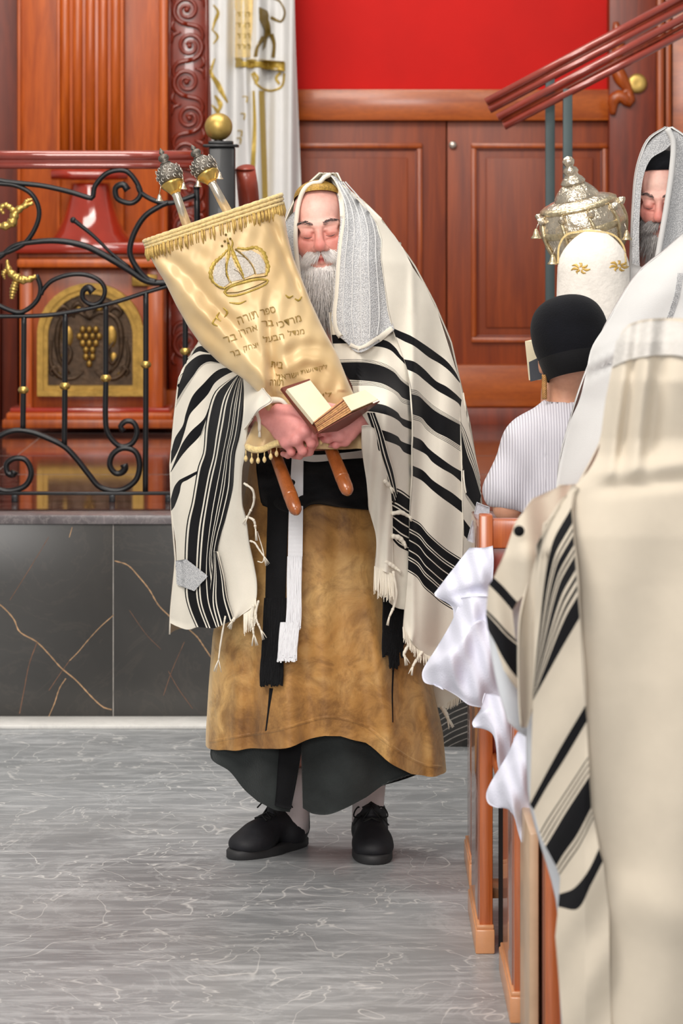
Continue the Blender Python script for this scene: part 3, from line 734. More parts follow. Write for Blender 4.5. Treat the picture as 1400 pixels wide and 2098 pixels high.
bx('steel_post', M['slate'], sr, PX(1154, SY-.1), PX(1173, SY-.1), SY-.11, SY-.08, POD, PZ(182, SY-.1), bev=.002)
# ---------------------------------------------------------------- heads, hair
SK = dict(base=(232, 172, 158), light=(244, 204, 190), red=(220, 132, 122), lip=(178, 84, 80), ear=(214, 120, 104), pale=(232, 172, 146))
class Head:
    def __init__(s, C, yaw=0, pitch=0, roll=0, sc=1.0):
        s.C = np.array(C); s.sc = sc
        s.R = np.array((Matrix.Rotation(yaw, 3, 'Z') @ Matrix.Rotation(pitch, 3, 'X') @ Matrix.Rotation(roll, 3, 'Y')))
    def w(s, p):  # local x right, y forward (to camera), z up
        p = np.asarray(p, float).reshape(-1, 3)*np.array([1, -1, 1])*s.sc
        return p @ s.R.T+s.C
    def mesh(s, h=.0022, thin=1.0, neck=True):
        X = thin
        pr = [('e', (0, -.012, .035), (.074*X, .093, .092), 0), ('e', (0, .035, -.045), (.058*X, .060, .078), .03),
              ('e', (.040*X, .060, -.028), (.026, .026, .026), .02), ('e', (-.040*X, .060, -.028), (.026, .026, .026), .02),
              ('e', (0, .068, -.098), (.026, .024, .022), .02),
              ('c', (-.044, .072, .021), (-.010, .086, .017), .010, .010, .012), ('c', (.044, .072, .021), (.010, .086, .017), .010, .010, .012),
              ('-e', (-.031, .108, .000), (.024, .026, .014), .012), ('-e', (.031, .108, .000), (.024, .026, .014), .012),
              ('c', (0, .086, .010), (0, .108, -.030), .0075, .0125, .010), ('e', (0, .110, -.034), (.0145, .013, .0125), .008),
              ('e', (-.0145, .100, -.040), (.009, .011, .008), .006), ('e', (.0145, .100, -.040), (.009, .011, .008), .006),
              ('-e', (-.008, .108, -.047), (.0045, .006, .004), .003), ('-e', (.008, .108, -.047), (.0045, .006, .004), .003),
              ('e', (-.031, .0775, -.002), (.017, .0155, .0135), .004), ('e', (.031, .0775, -.002), (.017, .0155, .0135), .004),
              ('c', (-.044, .078, .010), (-.018, .087, .006), .0045, .0045, .005), ('c', (.044, .078, .010), (.018, .087, .006), .0045, .0045, .005),
              ('-c', (-.044, .089, -.0065), (-.018, .096, -.0075), .0012, .0012, .002), ('-c', (.044, .089, -.0065), (.018, .096, -.0075), .0012, .0012, .002),
              ('-c', (-.042, .084, -.017), (-.018, .088, -.020), .0016, .0016, .004), ('-c', (.042, .084, -.017), (.018, .088, -.020), .0016, .0016, .004),
              ('-c', (-.006, .100, .024), (-.004, .098, .010), .0016, .0016, .003), ('-c', (.006, .100, .024), (.004, .098, .010), .0016, .0016, .003),
              ('-c', (-.030, .090, .046), (.030, .090, .046), .0012, .0012, .003), ('-c', (-.028, .084, .060), (.028, .084, .060), .0012, .0012, .003),
              ('-c', (-.020, .100, -.036), (-.036, .085, -.060), .0025, .0025, .006), ('-c', (.020, .100, -.036), (.036, .085, -.060), .0025, .0025, .006),
              ('c', (-.022, .086, -.064), (0, .094, -.062), .004, .006, .005), ('c', (.022, .086, -.064), (0, .094, -.062), .004, .006, .005),
              ('c', (-.018, .086, -.072), (0, .092, -.074), .004, .0065, .004), ('c', (.018, .086, -.072), (0, .092, -.074), .004, .0065, .004),
              ('-c', (-.024, .092, -.068), (.024, .092, -.068), .0012, .0012, .002),
              ('e', (-.076*X, -.012, -.014), (.009, .020, .031), .006), ('e', (.076*X, -.012, -.014), (.009, .020, .031), .006),
              ('-e', (-.086*X, -.006, -.012), (.006, .009, .016), .004), ('-e', (.086*X, -.006, -.012), (.006, .009, .016), .004)]
        if neck: pr.append(('c', (0, -.02, -.06), (0, -.045, -.20), .052, .058, .02))
        V, Fc = nets(field(pr), (-.1, -.12, -.19), (.1, .13, .135), h)
        G = lambda c, r: np.exp(-(((V-np.array(c))/np.array(r))**2).sum(1))[:, None]
        L = lambda k: np.array(lin(SK[k]))
        c = np.repeat(L('base')[None], len(V), 0)
        mix = lambda c, k, w: c*(1-w)+L(k)*w
        c = mix(c, 'light', G((0, .09, .055), (.06, .05, .035)))
        for q, r, a in (((0, .115, -.03), (.02, .03, .022), .95), ((.042, .075, -.03), (.026, .04, .024), .8), ((-.042, .075, -.03), (.026, .04, .024), .8), ((-.03, .09, -.004), (.022, .03, .014), .45), ((.03, .09, -.004), (.022, .03, .014), .45)):
            c = mix(c, 'red', G(q, r)*a)
        c = mix(c, 'lip', np.clip(G((0, .092, -.068), (.022, .02, .0075))*1.2, 0, 1))
        for sg in (-1, 1): c = mix(c, 'ear', G((sg*.08*X, -.01, -.014), (.02, .03, .04))*.8)
        return s.w(V), Fc, c
def strands(roots, dirs, ln, r0, sag, nseg=5, side=3, wob=.004):
    """thin tapering hairs; roots/dirs world arrays"""
    n = len(roots); t = np.linspace(0, 1, nseg+1)[None, :, None]
    ln = np.asarray(ln)[:, None, None]; d = dirs/np.linalg.norm(dirs, axis=1)[:, None]
    w = rng.normal(size=(n, 1, 3))*wob
    p = roots[:, None]+d[:, None]*ln*t+np.array(sag)*ln*t*t+w*np.sin(t*3.0+rng.random((n, 1, 1))*3)*t
    a = rng.random((n, 1))*6.28; ref = np.cross(d, [0.3, .2, .9]); ref /= np.linalg.norm(ref, axis=1)[:, None]; r2 = np.cross(d, ref)
    V = []
    for k in range(side):
        ang = 2*PI*k/side
        o = ref*math.cos(ang)+r2*math.sin(ang)
        V.append(p+o[:, None]*(r0*(1-.85*t)))
    V = np.stack(V, 2)  # n, seg, side, 3
    base = np.arange(n)[:, None, None]*(nseg+1)*side; i = np.arange(nseg)[None, :, None]*side; k = np.arange(side)[None, None, :]; k2 = (k+1) % side
    Fc = np.stack([base+i+k, base+i+k2, base+i+side+k2, base+i+side+k], -1).reshape(-1, 4)
    return V.reshape(-1, 3), Fc
def hair(name, H, roots, dirs, ln, r, sag, mat, par, **kw):
    R = H.w(roots); D = (np.asarray(dirs)*np.array([1, -1, 1])) @ H.R.T
    V, Fc = strands(R, D, ln, r, sag, **kw); o = obj(name, V, Fc, mat, par); o['kind'] = 'stuff'; return o
def beard(H, par, mat, mat2, L=.085, n=2600, w=.056, top=-.055):
    # underlying mass
    f = field([('e', (0, .052, -.112), (w, .036, .055), 0), ('e', (0, .045, -.112-L*.55), (w*.72, .030, .060), .03),
               ('e', (-w*.95, .025, -.075), (.016, .03, .045), .02), ('e', (w*.95, .025, -.075), (.016, .03, .045), .02), ('e', (0, .066, -.096), (.034, .030, .018), .012), ('-e', (0, .10, -.066), (.024, .03, .012), .006)])
    V, Fc = nets(f, (-.1, -.03, -.28), (.1, .12, -.02), .004)
    u = rng.normal(size=V.shape)*.0012; base = obj('beard', H.w(V+u), Fc, mat, par)
    # strands rooted on that mass
    fc = V[rng.integers(0, len(V), n)]; fc = fc[fc[:, 1] > .02]; n = len(fc)
    out = fc-np.array([0, .02, -.10]); out /= np.linalg.norm(out, axis=1)[:, None]
    d = np.stack([out[:, 0]*.55, out[:, 1]*.5+.15, -1.0+0*out[:, 2]], 1)+rng.normal(size=(n, 3))*.15
    lo = fc[:, 2] < -.15; ln = .022+rng.random(n)*.022+lo*.012
    hair('beard_hair', H, fc[~lo], d[~lo], ln[~lo], .0011, (0, 0, -.2), mat, base, wob=.003)
    hair('beard_hair', H, fc[lo], d[lo], ln[lo], .0011, (0, 0, -.2), mat2, base, wob=.003)
    # moustache
    m = 700; x = rng.random(m)*.034+.001; sg = np.where(rng.random(m) < .5, -1, 1)
    ro = np.stack([sg*x, .100-x*.45, -.048-x*.16+rng.normal(size=m)*.0035], 1)
    dd = np.stack([sg*(.55+.5*x/.03), .25-.4*x/.03, -.55-.3*rng.random(m)], 1)+rng.normal(size=(m, 3))*.12
    hair('moustache', H, ro, dd, .012+.012*rng.random(m)+x*.25, .0012, (0, 0, -.45), mat, base, wob=.002)
    return base
def brows(H, par, mat):
    for sg in (-1, 1):
        m = 85; t = rng.random(m)
        ro = np.stack([sg*(.012+.036*t), .0965-.020*t*t, .022+.009*np.sin(t*2.6)+rng.normal(size=m)*.0019], 1)
        dd = np.stack([sg*(1+0*t), -.1-.25*t, .25-.6*t], 1)+rng.normal(size=(m, 3))*.09
        hair('eyebrow', H, ro, dd,         .008+.005*rng.random(m), .00065, (0, 0, -.2), mat, par, nseg=3, wob=.001)
        t = np.linspace(0, 1, 12)
        p = np.stack([sg*(.017+.028*t), .0955-.0125*t**2, -.0085+.003*t-.004*np.sin(t*PI)], 1)
        MB().tube(H.w(p), [.0005, .0011, .0005], 6).build('eyelashes', M['hair_d'], par)
# ---------------------------------------------------------------- central man
Y0 = 8.05
_py = [355, 380, 400, 450, 540, 620, 700, 780, 860, 950, 1050, 1150, 1250, 1300, 1500]
_L = [655, 628, 608, 585, 590, 520, 408, 366, 357, 349, 352, 360, 350, 348, 348]
_R = [692, 704, 726, 782, 848, 891, 925, 943, 962, 977, 990, 992, 992, 985, 985]
_B = [.05, .09, .12, .16, .185, .20, .22, .24, .25, .26, .27, .27, .27, .27, .27]
def DB(px, py):
    L = np.interp(py, _py, _L); R = np.interp(py, _py, _R); b = np.interp(py, _py, _B)
    c = (L+R)/2; a = (R-L)/2*1.03
    d = Y0-b*np.sqrt(np.clip(1-((px-c)/a)**2, .0, 1))
    sm = lambda t: np.clip(t, 0, 1)**2*(3-2*np.clip(t, 0, 1))      # the cloth rides over both forearms
    A = .20*sm((px-405)/125)*(px < 600)+.25*sm((868-px)/85)*(px > 735)
    return d-A*np.exp(-((py-850)/np.where(py < 850, 62, 150))**2)
man = thing('person', 'bearded man in striped prayer shawl and ochre velvet robe standing in the open aisle', 'person', P(640, 1765, 8.0))
H1 = Head(P(657, 473, 7.955), yaw=-.04, pitch=.04, roll=-.10)
def merge(parts):
    V, Fc, C = [], [], []; n = 0
    for v, f, c in parts: V.append(v); Fc.append(np.asarray(f)+n); C.append(c if len(c) == len(v) else np.repeat(np.array([c]), len(v), 0)); n += len(v)
    return np.concatenate(V), np.concatenate(Fc), np.concatenate(C)
def bodymesh(pr, h=.012, col='base'):
    pts = np.array([q for r in pr for q in ([r[1], r[2]] if r[0] == 'c' else [r[1]])])
    V, Fc = nets(field(pr), pts.min(0)-.25, pts.max(0)+.25, h)
    return V, Fc, np.array(lin(SK[col]))
def handmesh(W, mcps, fingers, thumb, k=1.0, fore=None):
    W = np.array(P(*W)); pr = []
    ms = [np.array(P(*m)) for m in mcps]
    for i, m in enumerate(ms): pr.append(('c', W, m, .021*k, (.0125, .013, .0125, .0115)[i]*k, .012))
    pr.append(('c', (ms[0]*.7+W*.3), (ms[3]*.7+W*.3), .013*k, .013*k, .012))
    for i in range(3): pr.append(('c', ms[i], ms[i+1], .0115*k, .0115*k, .008))
    if fore is not None: pr.insert(0, ('c', np.array(P(*fore)), W, .031*k, .0245*k, .015))
    fs = []
    for i, fg in enumerate(fingers):
        p = [ms[i]]+[np.array(P(*q)) for q in fg]; rr = [.0105, .0098, .0086, .0072]
        sc_ = (1, 1.02, .98, .86)[i]*k
        fs.append([('e', p[0], (.0125*sc_,)*3, .004)]+[('c', p[j], p[j+1], rr[j]*sc_, rr[j+1]*sc_, .003) for j in range(len(p)-1)]+[('e', p[1], (.0108*sc_,)*3, .003)])
    p = [np.array(P(*q)) for q in thumb]; fs.append([('c', p[0], p[1], .016*k, .0125*k, .01), ('c', p[1], p[2], .0118*k, .0108*k, .003), ('c', p[2], p[3], .0108*k, .0085*k, .003)])
    palm = field(pr); ff = [field(f) for f in fs]
    def f(q):
        d = palm(q)
        dd = None
        for g in ff:
            e = g(q); dd = e if dd is None else smin(dd, e, .0016)
        return smin(d, dd, .006)
    allp = np.array([W]+ms+[np.array(P(*q)) for fg in fingers for q in fg]+p+([np.array(P(*fore))] if fore is not None else []))
    V, Fc = nets(f, allp.min(0)-.035, allp.max(0)+.035, .0017)
    c = np.repeat(np.array([lin((232, 158, 152))]), len(V), 0)
    for m in ms+[np.array(P(*fg[0])) for fg in fingers]:
        w = np.exp(-((V-m)**2).sum(1)/.012**2)[:, None]*.7; c = c*(1-w)+np.array(lin((214, 116, 114)))*w
    return V, Fc, c
def finger_nail(par, p, d, r=.0055):
    MB().ball(p, (r, .0015, r*1.2), n=10, k=6).build('fingernail', M['nail'], par)
lh = handmesh((545, 846, 7.615), [(630, 862, 7.545), (624, 884, 7.535), (607, 901, 7.54), (586, 907, 7.555)],
              [[(641, 890, 7.545), (645, 908, 7.565), (640, 919, 7.585)], [(638, 908, 7.545), (635, 926, 7.575), (624, 930, 7.60)],
               [(620, 924, 7.55), (614, 934, 7.585), (602, 934, 7.61)], [(597, 926, 7.56), (590, 933, 7.59), (580, 930, 7.61)]],
              [(572, 840, 7.585), (608, 842, 7.55), (634, 856, 7.525), (650, 872, 7.53)], 1.08, fore=(526, 852, 7.69))
rh = handmesh((742, 856, 7.60), [(684, 866, 7.57), (688, 880, 7.555), (696, 893, 7.555), (707, 903, 7.57)],
              [[(662, 868, 7.56), (650, 872, 7.575), (642, 876, 7.59)], [(664, 884, 7.545), (652, 888, 7.565), (645, 890, 7.59)],
               [(673, 899, 7.55), (662, 900, 7.575), (656, 898, 7.60)], [(688, 911, 7.565), (677, 910, 7.585), (670, 906, 7.60)]],
              [(725, 848, 7.58), (705, 842, 7.54), (690, 838, 7.52), (672, 832, 7.515)], 1.05, fore=(760, 864, 7.66))
q = lambda x, y, Y: P(x, y, Y)
bp = [('c', q(655, 940, 8.07), q(655, 730, 8.06), .135, .15, .05), ('c', q(530, 700, 8.07), q(785, 700, 8.07), .065, .065, .06), ('c', q(655, 700, 8.07), q(655, 560, 8.02), .07, .055, .04),
      ('e', q(650, 1030, 8.07), (.16, .12, .12), .05),
      ('c', q(525, 705, 8.07), q(450, 880, 8.0), .056, .040, .03), ('c', q(450, 880, 8.0), q(530, 852, 7.70), .040, .026, .02),
      ('c', q(790, 705, 8.07), q(850, 890, 8.0), .056, .040, .03), ('c', q(850, 890, 8.0), q(764, 864, 7.68), .040, .026, .02),
      ('c', q(610, 1060, 8.07), q(600, 1370, 8.05), .085, .058, .03), ('c', q(600, 1370, 8.05), q(600, 1690, 8.165),             .046, .030, .02),
      ('c', q(700, 1060, 8.07), q(735, 1370, 8.03), .085, .058, .03), ('c', q(735, 1370, 8.03), q(755, 1690, 8.16),             .046, .030, .02)]
V, Fc, C = merge([bodymesh(bp, .012), H1.mesh(thin=.9), lh, rh])
body1 = obj('body', V, Fc, M['skin'], man, col=C)
beard(H1, man, M['hair_w'], M['hair_m'], L=.078, n=4200, w=.060)
brows(H1, man, M['hair_d'])
def cap(H, name, mat, par, z0=.078, tilt=.25, k=1.06, h=.0):
    V = []; nr, nc = 14, 40
    for i in range(nr):
        e = i/(nr-1)
        for j in range(nc):
            a = 2*PI*j/nc; zc = z0-.012+.0*e
            ph = e*PI/2; x = .076*k*math.cos(ph)*math.cos(a); y = -.012+.095*k*math.cos(ph)*math.sin(a); z = zc-tilt*(-y)*(1-e)+(.130+h-zc)*math.sin(ph)**1.0
            s_ = math.sqrt(max(0.02, 1-((zc-.035)/.098)**2)) ; s_ = 1+(s_-1)*(1)
            V.append((x*s_, -.012+(y+.012)*s_, z))
    return obj(name, H.w(V), grid_faces(nr, nc, True), mat, par)
cap(H1, 'skullcap', M['kippa_gold'], man, z0=.096, tilt=.30, k=.92)
# ---- prayer shawl
SH = [M['cream'], M['black']]
sh = bpy.data.objects.new('prayer_shawl', None); COL.objects.link(sh); sh.parent = man; sh.location = (0, 0, 0)
def back_shell(name, ys, L, R, Yf, B, mat, par, n=40, nv=50, wav=.012, t=.004):
    yy = np.linspace(ys[0], ys[-1], nv); V = []
    for y in yy:
        l, r, b, yf = (np.interp(y, ys, a) for a in (L, R, B, Yf))
        for j in range(n):
            a = PI*j/(n-1); x = (l+r)/2-(r-l)/2*math.cos(a)
            Yd = yf+b*math.sin(a)**.8+wav*math.sin(9*a+y*.004)*math.sin(a)
            V.append(P(x, y, Yf[0] if False else yf) if False else ((x-CX)/F*yf, Yd, EYE-(y-HY)/F*yf))
    V = np.array(V); Fc = grid_faces(nv, n); V, Fq, m = thick(V, Fc, np.zeros(len(Fc), int), t, nv, n)
    return obj(name, V, Fq, mat, par)
back_shell('shawl_back', _py[:-1], [l+1 for l in _L[:-1]], [r-2 for r in _R[:-4]]+[958, 942, 935], [Y0-.01]*14, [.06, .10, .13, .16, .15, .17, .17, .19, .20, .22, .22, .24, .25, .25], M['cream'], sh)
MULTI = [('k', 2), ('w', 2), ('k', 15), ('w', 2), ('k', 3), ('w', 2.5), ('k', 9), ('w', 2), ('k', 4), ('k', 4), ('w', 2), ('k', 9), ('w', 2.2), ('k', 2.5), ('w', 2), ('k', 13)]
def f1(px, py): return .008*np.sin(px*.06+py*.02)+.006*np.sin(px*.11-py*.013)
# chest part, image right of the scroll
S0l = lambda y: y
R1 = [[(676, 640), (720, 640), (780, 650), (812, 668)],
      [(680, 686), (715, 686), (750, 692), (779, 695), (796, 700), (812, 714), (822, 729), (840, 745)],
      [(682, 704), (715, 704), (750, 709), (781, 711), (801, 718), (815, 731), (828, 744), (842, 758)],
      [(690, 735), (740, 735), (780, 741), (806, 754), (825, 775), (845, 790)],
      [(690, 743), (740, 742), (778, 748), (807, 762), (823, 780), (847, 798)],
      [(716, 778), (757, 781), (786, 787), (815, 804), (825, 815), (850, 824)],
      [(722, 791), (762, 791), (791, 798), (811, 809), (825, 826), (850, 833)],
      [(728, 826), (764, 826), (791, 831), (815, 845), (823, 856), (850, 866)],
      [(738, 842), (757, 843), (777, 846), (801, 853), (818, 863), (827, 873), (850, 883)],
      [(762, 880), (786, 882), (815, 894), (823, 904), (850, 914)],
      [(772, 895), (791, 903), (818, 914), (828, 926), (850, 935)],
      [(800, 997), (820, 1003), (845, 1021)],
      [(800, 1100), (818, 1120), (842, 1132)],
      [(800, 1235), (815, 1246), (840, 1250)]]
stripes('shawl_chest', R1, ['w', 'k', 'w', PIN, 'k', PIN, 'w', 'k', 'w', 'k', 'w', [('k', 2), ('w', 2), ('k', 16), ('w', 2), ('k', 3), ('w', 2), ('k', 14), ('w', 2), ('k', 12), ('w', 2), ('k', 12), ('w', 1.5), ('k', 4)], 'w'], DB, SH, sh, nu=44, fold=f1)
stripes('shawl_edge', [[(752, 846, .012), (765, 885, .012), (776, 935, .012), (790, 985, .01), (806, 1030, .01)], [(768, 846, .012), (783, 885, .012), (794, 930, .012), (804, 965, .01), (812, 1010, .01)]],
        [[('k', 4), ('w', 1.2), ('k', 3), ('w', 1.2), ('k', 4), ('w', .8)]], DB, SH, sh, nu=24)
# big hanging part on the right with its hood
def f2(px, py):
    g = np.exp(-((px-846)/7)**2)*.010
    return .018*np.clip((900-px)/60, 0, 1)*(py > 0)+g+.010*np.sin((px-846)*.075+py*.010)*np.clip((py-560)/150, 0, 1)
R2 = [[(698, 378), (704, 383), (710, 388), (716, 392)],
      [(726, 402), (734, 407), (742, 412), (748, 418)],
      [(752, 430), (765, 438), (778, 447), (786, 456)],
      [(772, 455), (786, 464), (800, 475), (808, 482)],
      [(783, 490), (800, 492), (818, 498), (826, 508)],
      [(782, 530), (805, 532), (830, 538), (846, 548)],
      [(788, 576), (815, 572), (845, 576), (868, 580)],
      [(796, 635), (825, 632), (862, 640), (897, 638)],
      [(805, 672), (821, 679), (842, 688), (866, 703), (893, 722), (917, 741), (934, 763), (942, 780)],
      [(811, 690), (828, 699), (849, 709), (879, 732), (903, 746), (922, 761), (943, 785)],
      [(828, 736), (849, 741), (869, 756), (893, 780), (915, 792), (934, 807), (949, 822)],
      [(835, 757), (854, 766), (871, 780), (896, 800), (917, 812), (939, 826), (947, 840)],
      [(842, 796), (854, 798), (871, 814), (891, 831), (915, 846), (943, 863)],
      [(843, 807), (859, 812), (874, 826), (891, 841), (917, 856), (943, 870)],
      [(846, 849), (864, 856), (876, 870), (893, 885), (917, 897), (944, 914)],
      [(847, 861), (862, 866), (874, 881), (893, 895), (920, 910), (944, 926)],
      [(847, 894), (864, 902), (879, 919), (903, 938), (927, 955), (946, 966)],
      [(846, 917), (873, 931), (886, 946), (906, 960), (927, 972), (947, 989)],
      [(846, 954), (867, 964), (886, 983), (906, 997), (927, 1010), (949, 1028)],
      [(846, 975), (865, 985), (886, 1004), (906, 1020), (927, 1035), (949, 1052)],
      [(840, 1060), (861, 1072), (877, 1091), (896, 1109), (917, 1126), (948, 1146)],
      [(836, 1171), (855, 1184), (869, 1204), (886, 1219), (906, 1236), (950, 1262)],
      [(826, 1285), (838, 1305), (860, 1332), (885, 1345), (915, 1335), (950, 1320)]]
MULTI2 = [('k', 2), ('w', 2), ('k', 16), ('w', 2), ('k', 3), ('w', 2), ('k', 13), ('w', 2), ('k', 8), ('k', 8), ('w', 2), ('k', 10), ('w', 2), ('k', 3), ('w', 2), ('k', 17), ('w', 2), ('k', 2)]
stripes('shawl_fall', R2, ['w']*8+['k', 'w', 'k', 'w', PIN, 'k', PIN, 'w', 'k', 'w', 'k', 'w', MULTI2, 'w'], DB, SH, sh, nu=56, fold=f2)
R3 = [[(941, 775), (947, 800), (951, 825), (954, 840)], [(944, 860), (955, 880), (968, 915), (984, 975)], [(945, 880), (958, 932), (971, 965), (986, 1015)],
      [(947, 925), (952, 1004), (964, 1024), (980, 1046)], [(948, 990), (955, 1020), (966, 1036), (979, 1055)], [(950, 1063), (955, 1070), (966, 1084), (972, 1092)], [(951, 1097), (954, 1100), (960, 1106), (966, 1098)], [(948, 1160), (955, 1160), (965, 1158), (975, 1150)]]
stripes('shawl_side', R3, ['w', PIN, 'k', PIN, 'w', 'k', 'w'], DB, SH, sh, nu=24, sub=4)
# embroidered collar hanging from the hood
col_o = stripes('embroidered_collar', [
    [(672, 356, .01), (690, 364, .01), (706, 385, .01)], [(682, 372, .012), (702, 384, .014), (724, 402, .01)], [(694, 405, .012), (722, 410, .016), (752, 430, .01)], [(698, 455, .012), (738, 450, .018), (776, 460, .01)],
    [(692, 500, .014), (738, 495, .02), (788, 492, .012)], [(687, 560, .014), (735, 556, .022), (789, 545, .012)], [(683, 610, .014), (738, 610, .024), (796, 600, .012)], [(679, 655, .014), (738, 660, .026), (802, 642, .012)], [(688, 684, .014), (736, 712, .026), (808, 676, .012)], [(705, 698, .014), (735, 722, .026), (780, 700, .012)]],
    ['w']*9, lambda x, y: DB(x, y), [M['atara'], M['black']], sh, nu=40, sub=4, fold=lambda x, y: .006*np.sin(x*.11))
cbv = bvh_of(col_o)
bord = MB()
ribbon(bord, cbv, [(676, 360), (689, 380), (699, 410), (702, 450), (697, 490), (692, 540), (688, 600), (684, 650), (692, 685), (734, 716), (772, 697), (803, 672)], [5, 9, 10, 10, 10, 12, 12, 12, 14, 14, 14, 10], off=.003, Yd=7.9)
bord.build('collar_border', M['cream'], sh)
for k in range(5):
    x = .18+.16*k; mbr = MB()
    pts = [(682+(714-682)*x*.9+2, 372), (698+60*x, 420), (698+84*x, 470), (690+98*x, 530), (685+110*x, 600), (682+116*x, 650), (694+96*x, 680+18*(1-abs(x-.5)*2))]
    ribbon(mbr, cbv, pts, 2.4, off=.002, Yd=7.9); mbr.build('braid_line', M['atara_rib'], sh)
# hood edge, left part of the hood and its lining
sheet('hood_left', [[(612, 430, .02), (600, 440, .0), (588, 455, -.02)], [(608, 470, .03), (596, 475, .01), (582, 480, -.02)], [(608, 520, .03), (600, 520, .01), (588, 520, -.02)], [(612, 565, .03), (606, 570, .01), (600, 572, 0)], [(618, 620, .03), (612, 630, .01), (608, 640, 0)]],
      lambda x, y: 7.93+0*x, M['atara'], sh, nu=12, nv=26)
edge_pts = [(676, 358, 7.93), (664, 364, 7.92), (655, 374, 7.91), (640, 376, 7.91), (625, 386, 7.90), (614, 410, 7.90), (608, 445, 7.89), (606, 490, 7.88), (609, 530, 7.875), (614, 575, 7.87), (622, 640, 7.87)]
MB().tube([P(*e) for e in cr(edge_pts, 50)], [.006]*50, 8, flat=1.3).build('hood_edge', M['cream'], sh)
hv = []
n1, n2 = 30, 14
E = cr([(606, 560, 7.90), (604, 490, 7.89), (609, 440, 7.90), (617, 400, 7.91), (632, 379, 7.92), (652, 371, 7.93), (672, 357, 7.94), (684, 368, 7.93), (697, 400, 7.91), (700, 450, 7.90), (694, 500, 7.885)], n1)
for i in range(n1):
    for j in range(n2):
        t_ = j/(n2-1); e = E[i]; cx, cy = 655, 500
        hv.append(P(e[0]+(cx-e[0])*.05*t_-3*math.sin(t_*PI)*(e[0] < 655)+0, e[1]+(cy-e[1])*.08*t_**2, e[2]+.20*t_))
obj('hood_lining', hv, grid_faces(n1, n2), M['cream'], sh)
# left side: shoulder cape with slanting stripes
L1 = [[(396, 722), (402, 712), (408, 702), (414, 698), (424, 700)],
      [(392, 729), (398, 718), (405, 711), (413, 709), (424, 712)],
      [(384, 738), (396, 726), (408, 720), (416, 721), (430, 724)],
      [(366, 790), (370, 769), (381, 750), (395, 736), (411, 727), (428, 726), (440, 728)],
      [(363, 820), (381, 791), (397, 769), (411, 750), (428, 741), (450, 744), (462, 746)],
      [(359, 838), (375, 809), (393, 780), (408, 758), (423, 746), (446, 745), (468, 748)],
      [(351, 925), (359, 897), (375, 871), (381, 847), (395, 811), (419, 784), (441, 762), (459, 754), (480, 756)],
      [(350, 951), (367, 918), (378, 886), (389, 850), (406, 830), (426, 808), (442, 783), (474, 763), (492, 762)],
      [(350, 966), (371, 914), (381, 897), (393, 882), (418, 858), (428, 835), (440, 806), (468, 786), (496, 772)],
      [(350, 968), (371, 936), (386, 918), (403, 901), (412, 890), (426, 862), (440, 820), (466, 796), (498, 778)],
      [(350, 1022), (357, 998), (366, 985), (372, 981), (384, 975), (414, 960)],
      [(351, 1047), (358, 1037), (368, 1010), (373, 990), (385, 983), (412, 966)],
      [(360, 1110), (368, 1108), (385, 1100), (400, 1096)],
      [(362, 1150), (370, 1150), (388, 1150), (400, 1150)],
      [(353, 1212), (366, 1216), (382, 1220), (400, 1224)],
      [(348, 1276), (362, 1283), (385, 1290), (404, 1284)]]
stripes('shawl_shoulder', L1, ['w', 'k', 'w', 'k', PIN, 'w', 'k', 'w', 'k', 'w', 'k', 'w', 'w', 'w', 'w'], DB, SH, sh, nu=50, fold=lambda x, y: .006*np.sin(x*.09+y*.012))
# the hanging multi-striped fold
lf = [(489, 770), (466, 784), (446, 800), (437, 816), (428, 847), (423, 878), (419, 926), (408, 957), (401, 996), (395, 1031), (387, 1063), (383, 1094), (381, 1141), (382, 1180), (382, 1220), (390, 1251), (404, 1284)]
lm = [(493, 770), (484, 790), (474, 830), (468, 870), (460, 910), (450, 960), (441, 1000), (432, 1050), (426, 1100), (422, 1150), (420, 1200), (424, 1240), (440, 1287)]
rt = [(499, 772), (500, 800), (499, 831), (497, 855), (491, 894), (483, 926), (481, 960), (479, 1000), (464, 1060), (453, 1094), (445, 1134), (450, 1157), (461, 1189), (466, 1220), (478, 1270)]
o3 = lambda pts, o: [(a, b, o) for a, b in pts]
stripes('shawl_fold', [o3(lf, .012), o3(lm, .022), o3(rt, .016)], [[('k', 2), ('w', 3), ('k', 15), ('w', 2.5), ('k', 3), ('w', 2.5), ('k', 6)], [('k', 5), ('w', 2), ('k', 9), ('w', 2), ('k', 4), ('w', 2), ('k', 8), ('w', 2.5), ('k', 9)]], DB, SH, sh, nu=60)
rt2 = [(501, 775), (525, 784), (546, 806), (546, 822), (529, 831), (512, 860), (507, 894), (503, 926), (497, 957), (497, 1031), (505, 1063), (511, 1110), (521, 1157), (527, 1196), (524, 1236), (512, 1248), (479, 1268)]
stripes('shawl_front_corner', [o3(rt, .008), o3([(502, 775), (512, 790), (520, 815), (514, 840), (504, 880), (496, 930), (490, 990), (484, 1060), (480, 1110), (484, 1157), (494, 1195), (498, 1230), (480, 1269)], .018), o3(rt2, .012)],
        ['w', 'w'], DB, SH, sh, nu=60, fold=lambda x, y: .006*np.sin(y*.02))
# stripes returning beyond the fold
stripes('shawl_under_fold', [o3([(441, 1130), (436, 1180), (430, 1240), (440, 1288)], .02), o3([(447, 1130), (459, 1180), (466, 1225), (480, 1270)], .026)], [[('w', 1), ('k', 6), ('w', 2), ('k', 3), ('w', 2), ('k', 12), ('w', 2), ('k', 3)]], DB, SH, sh, nu=26)
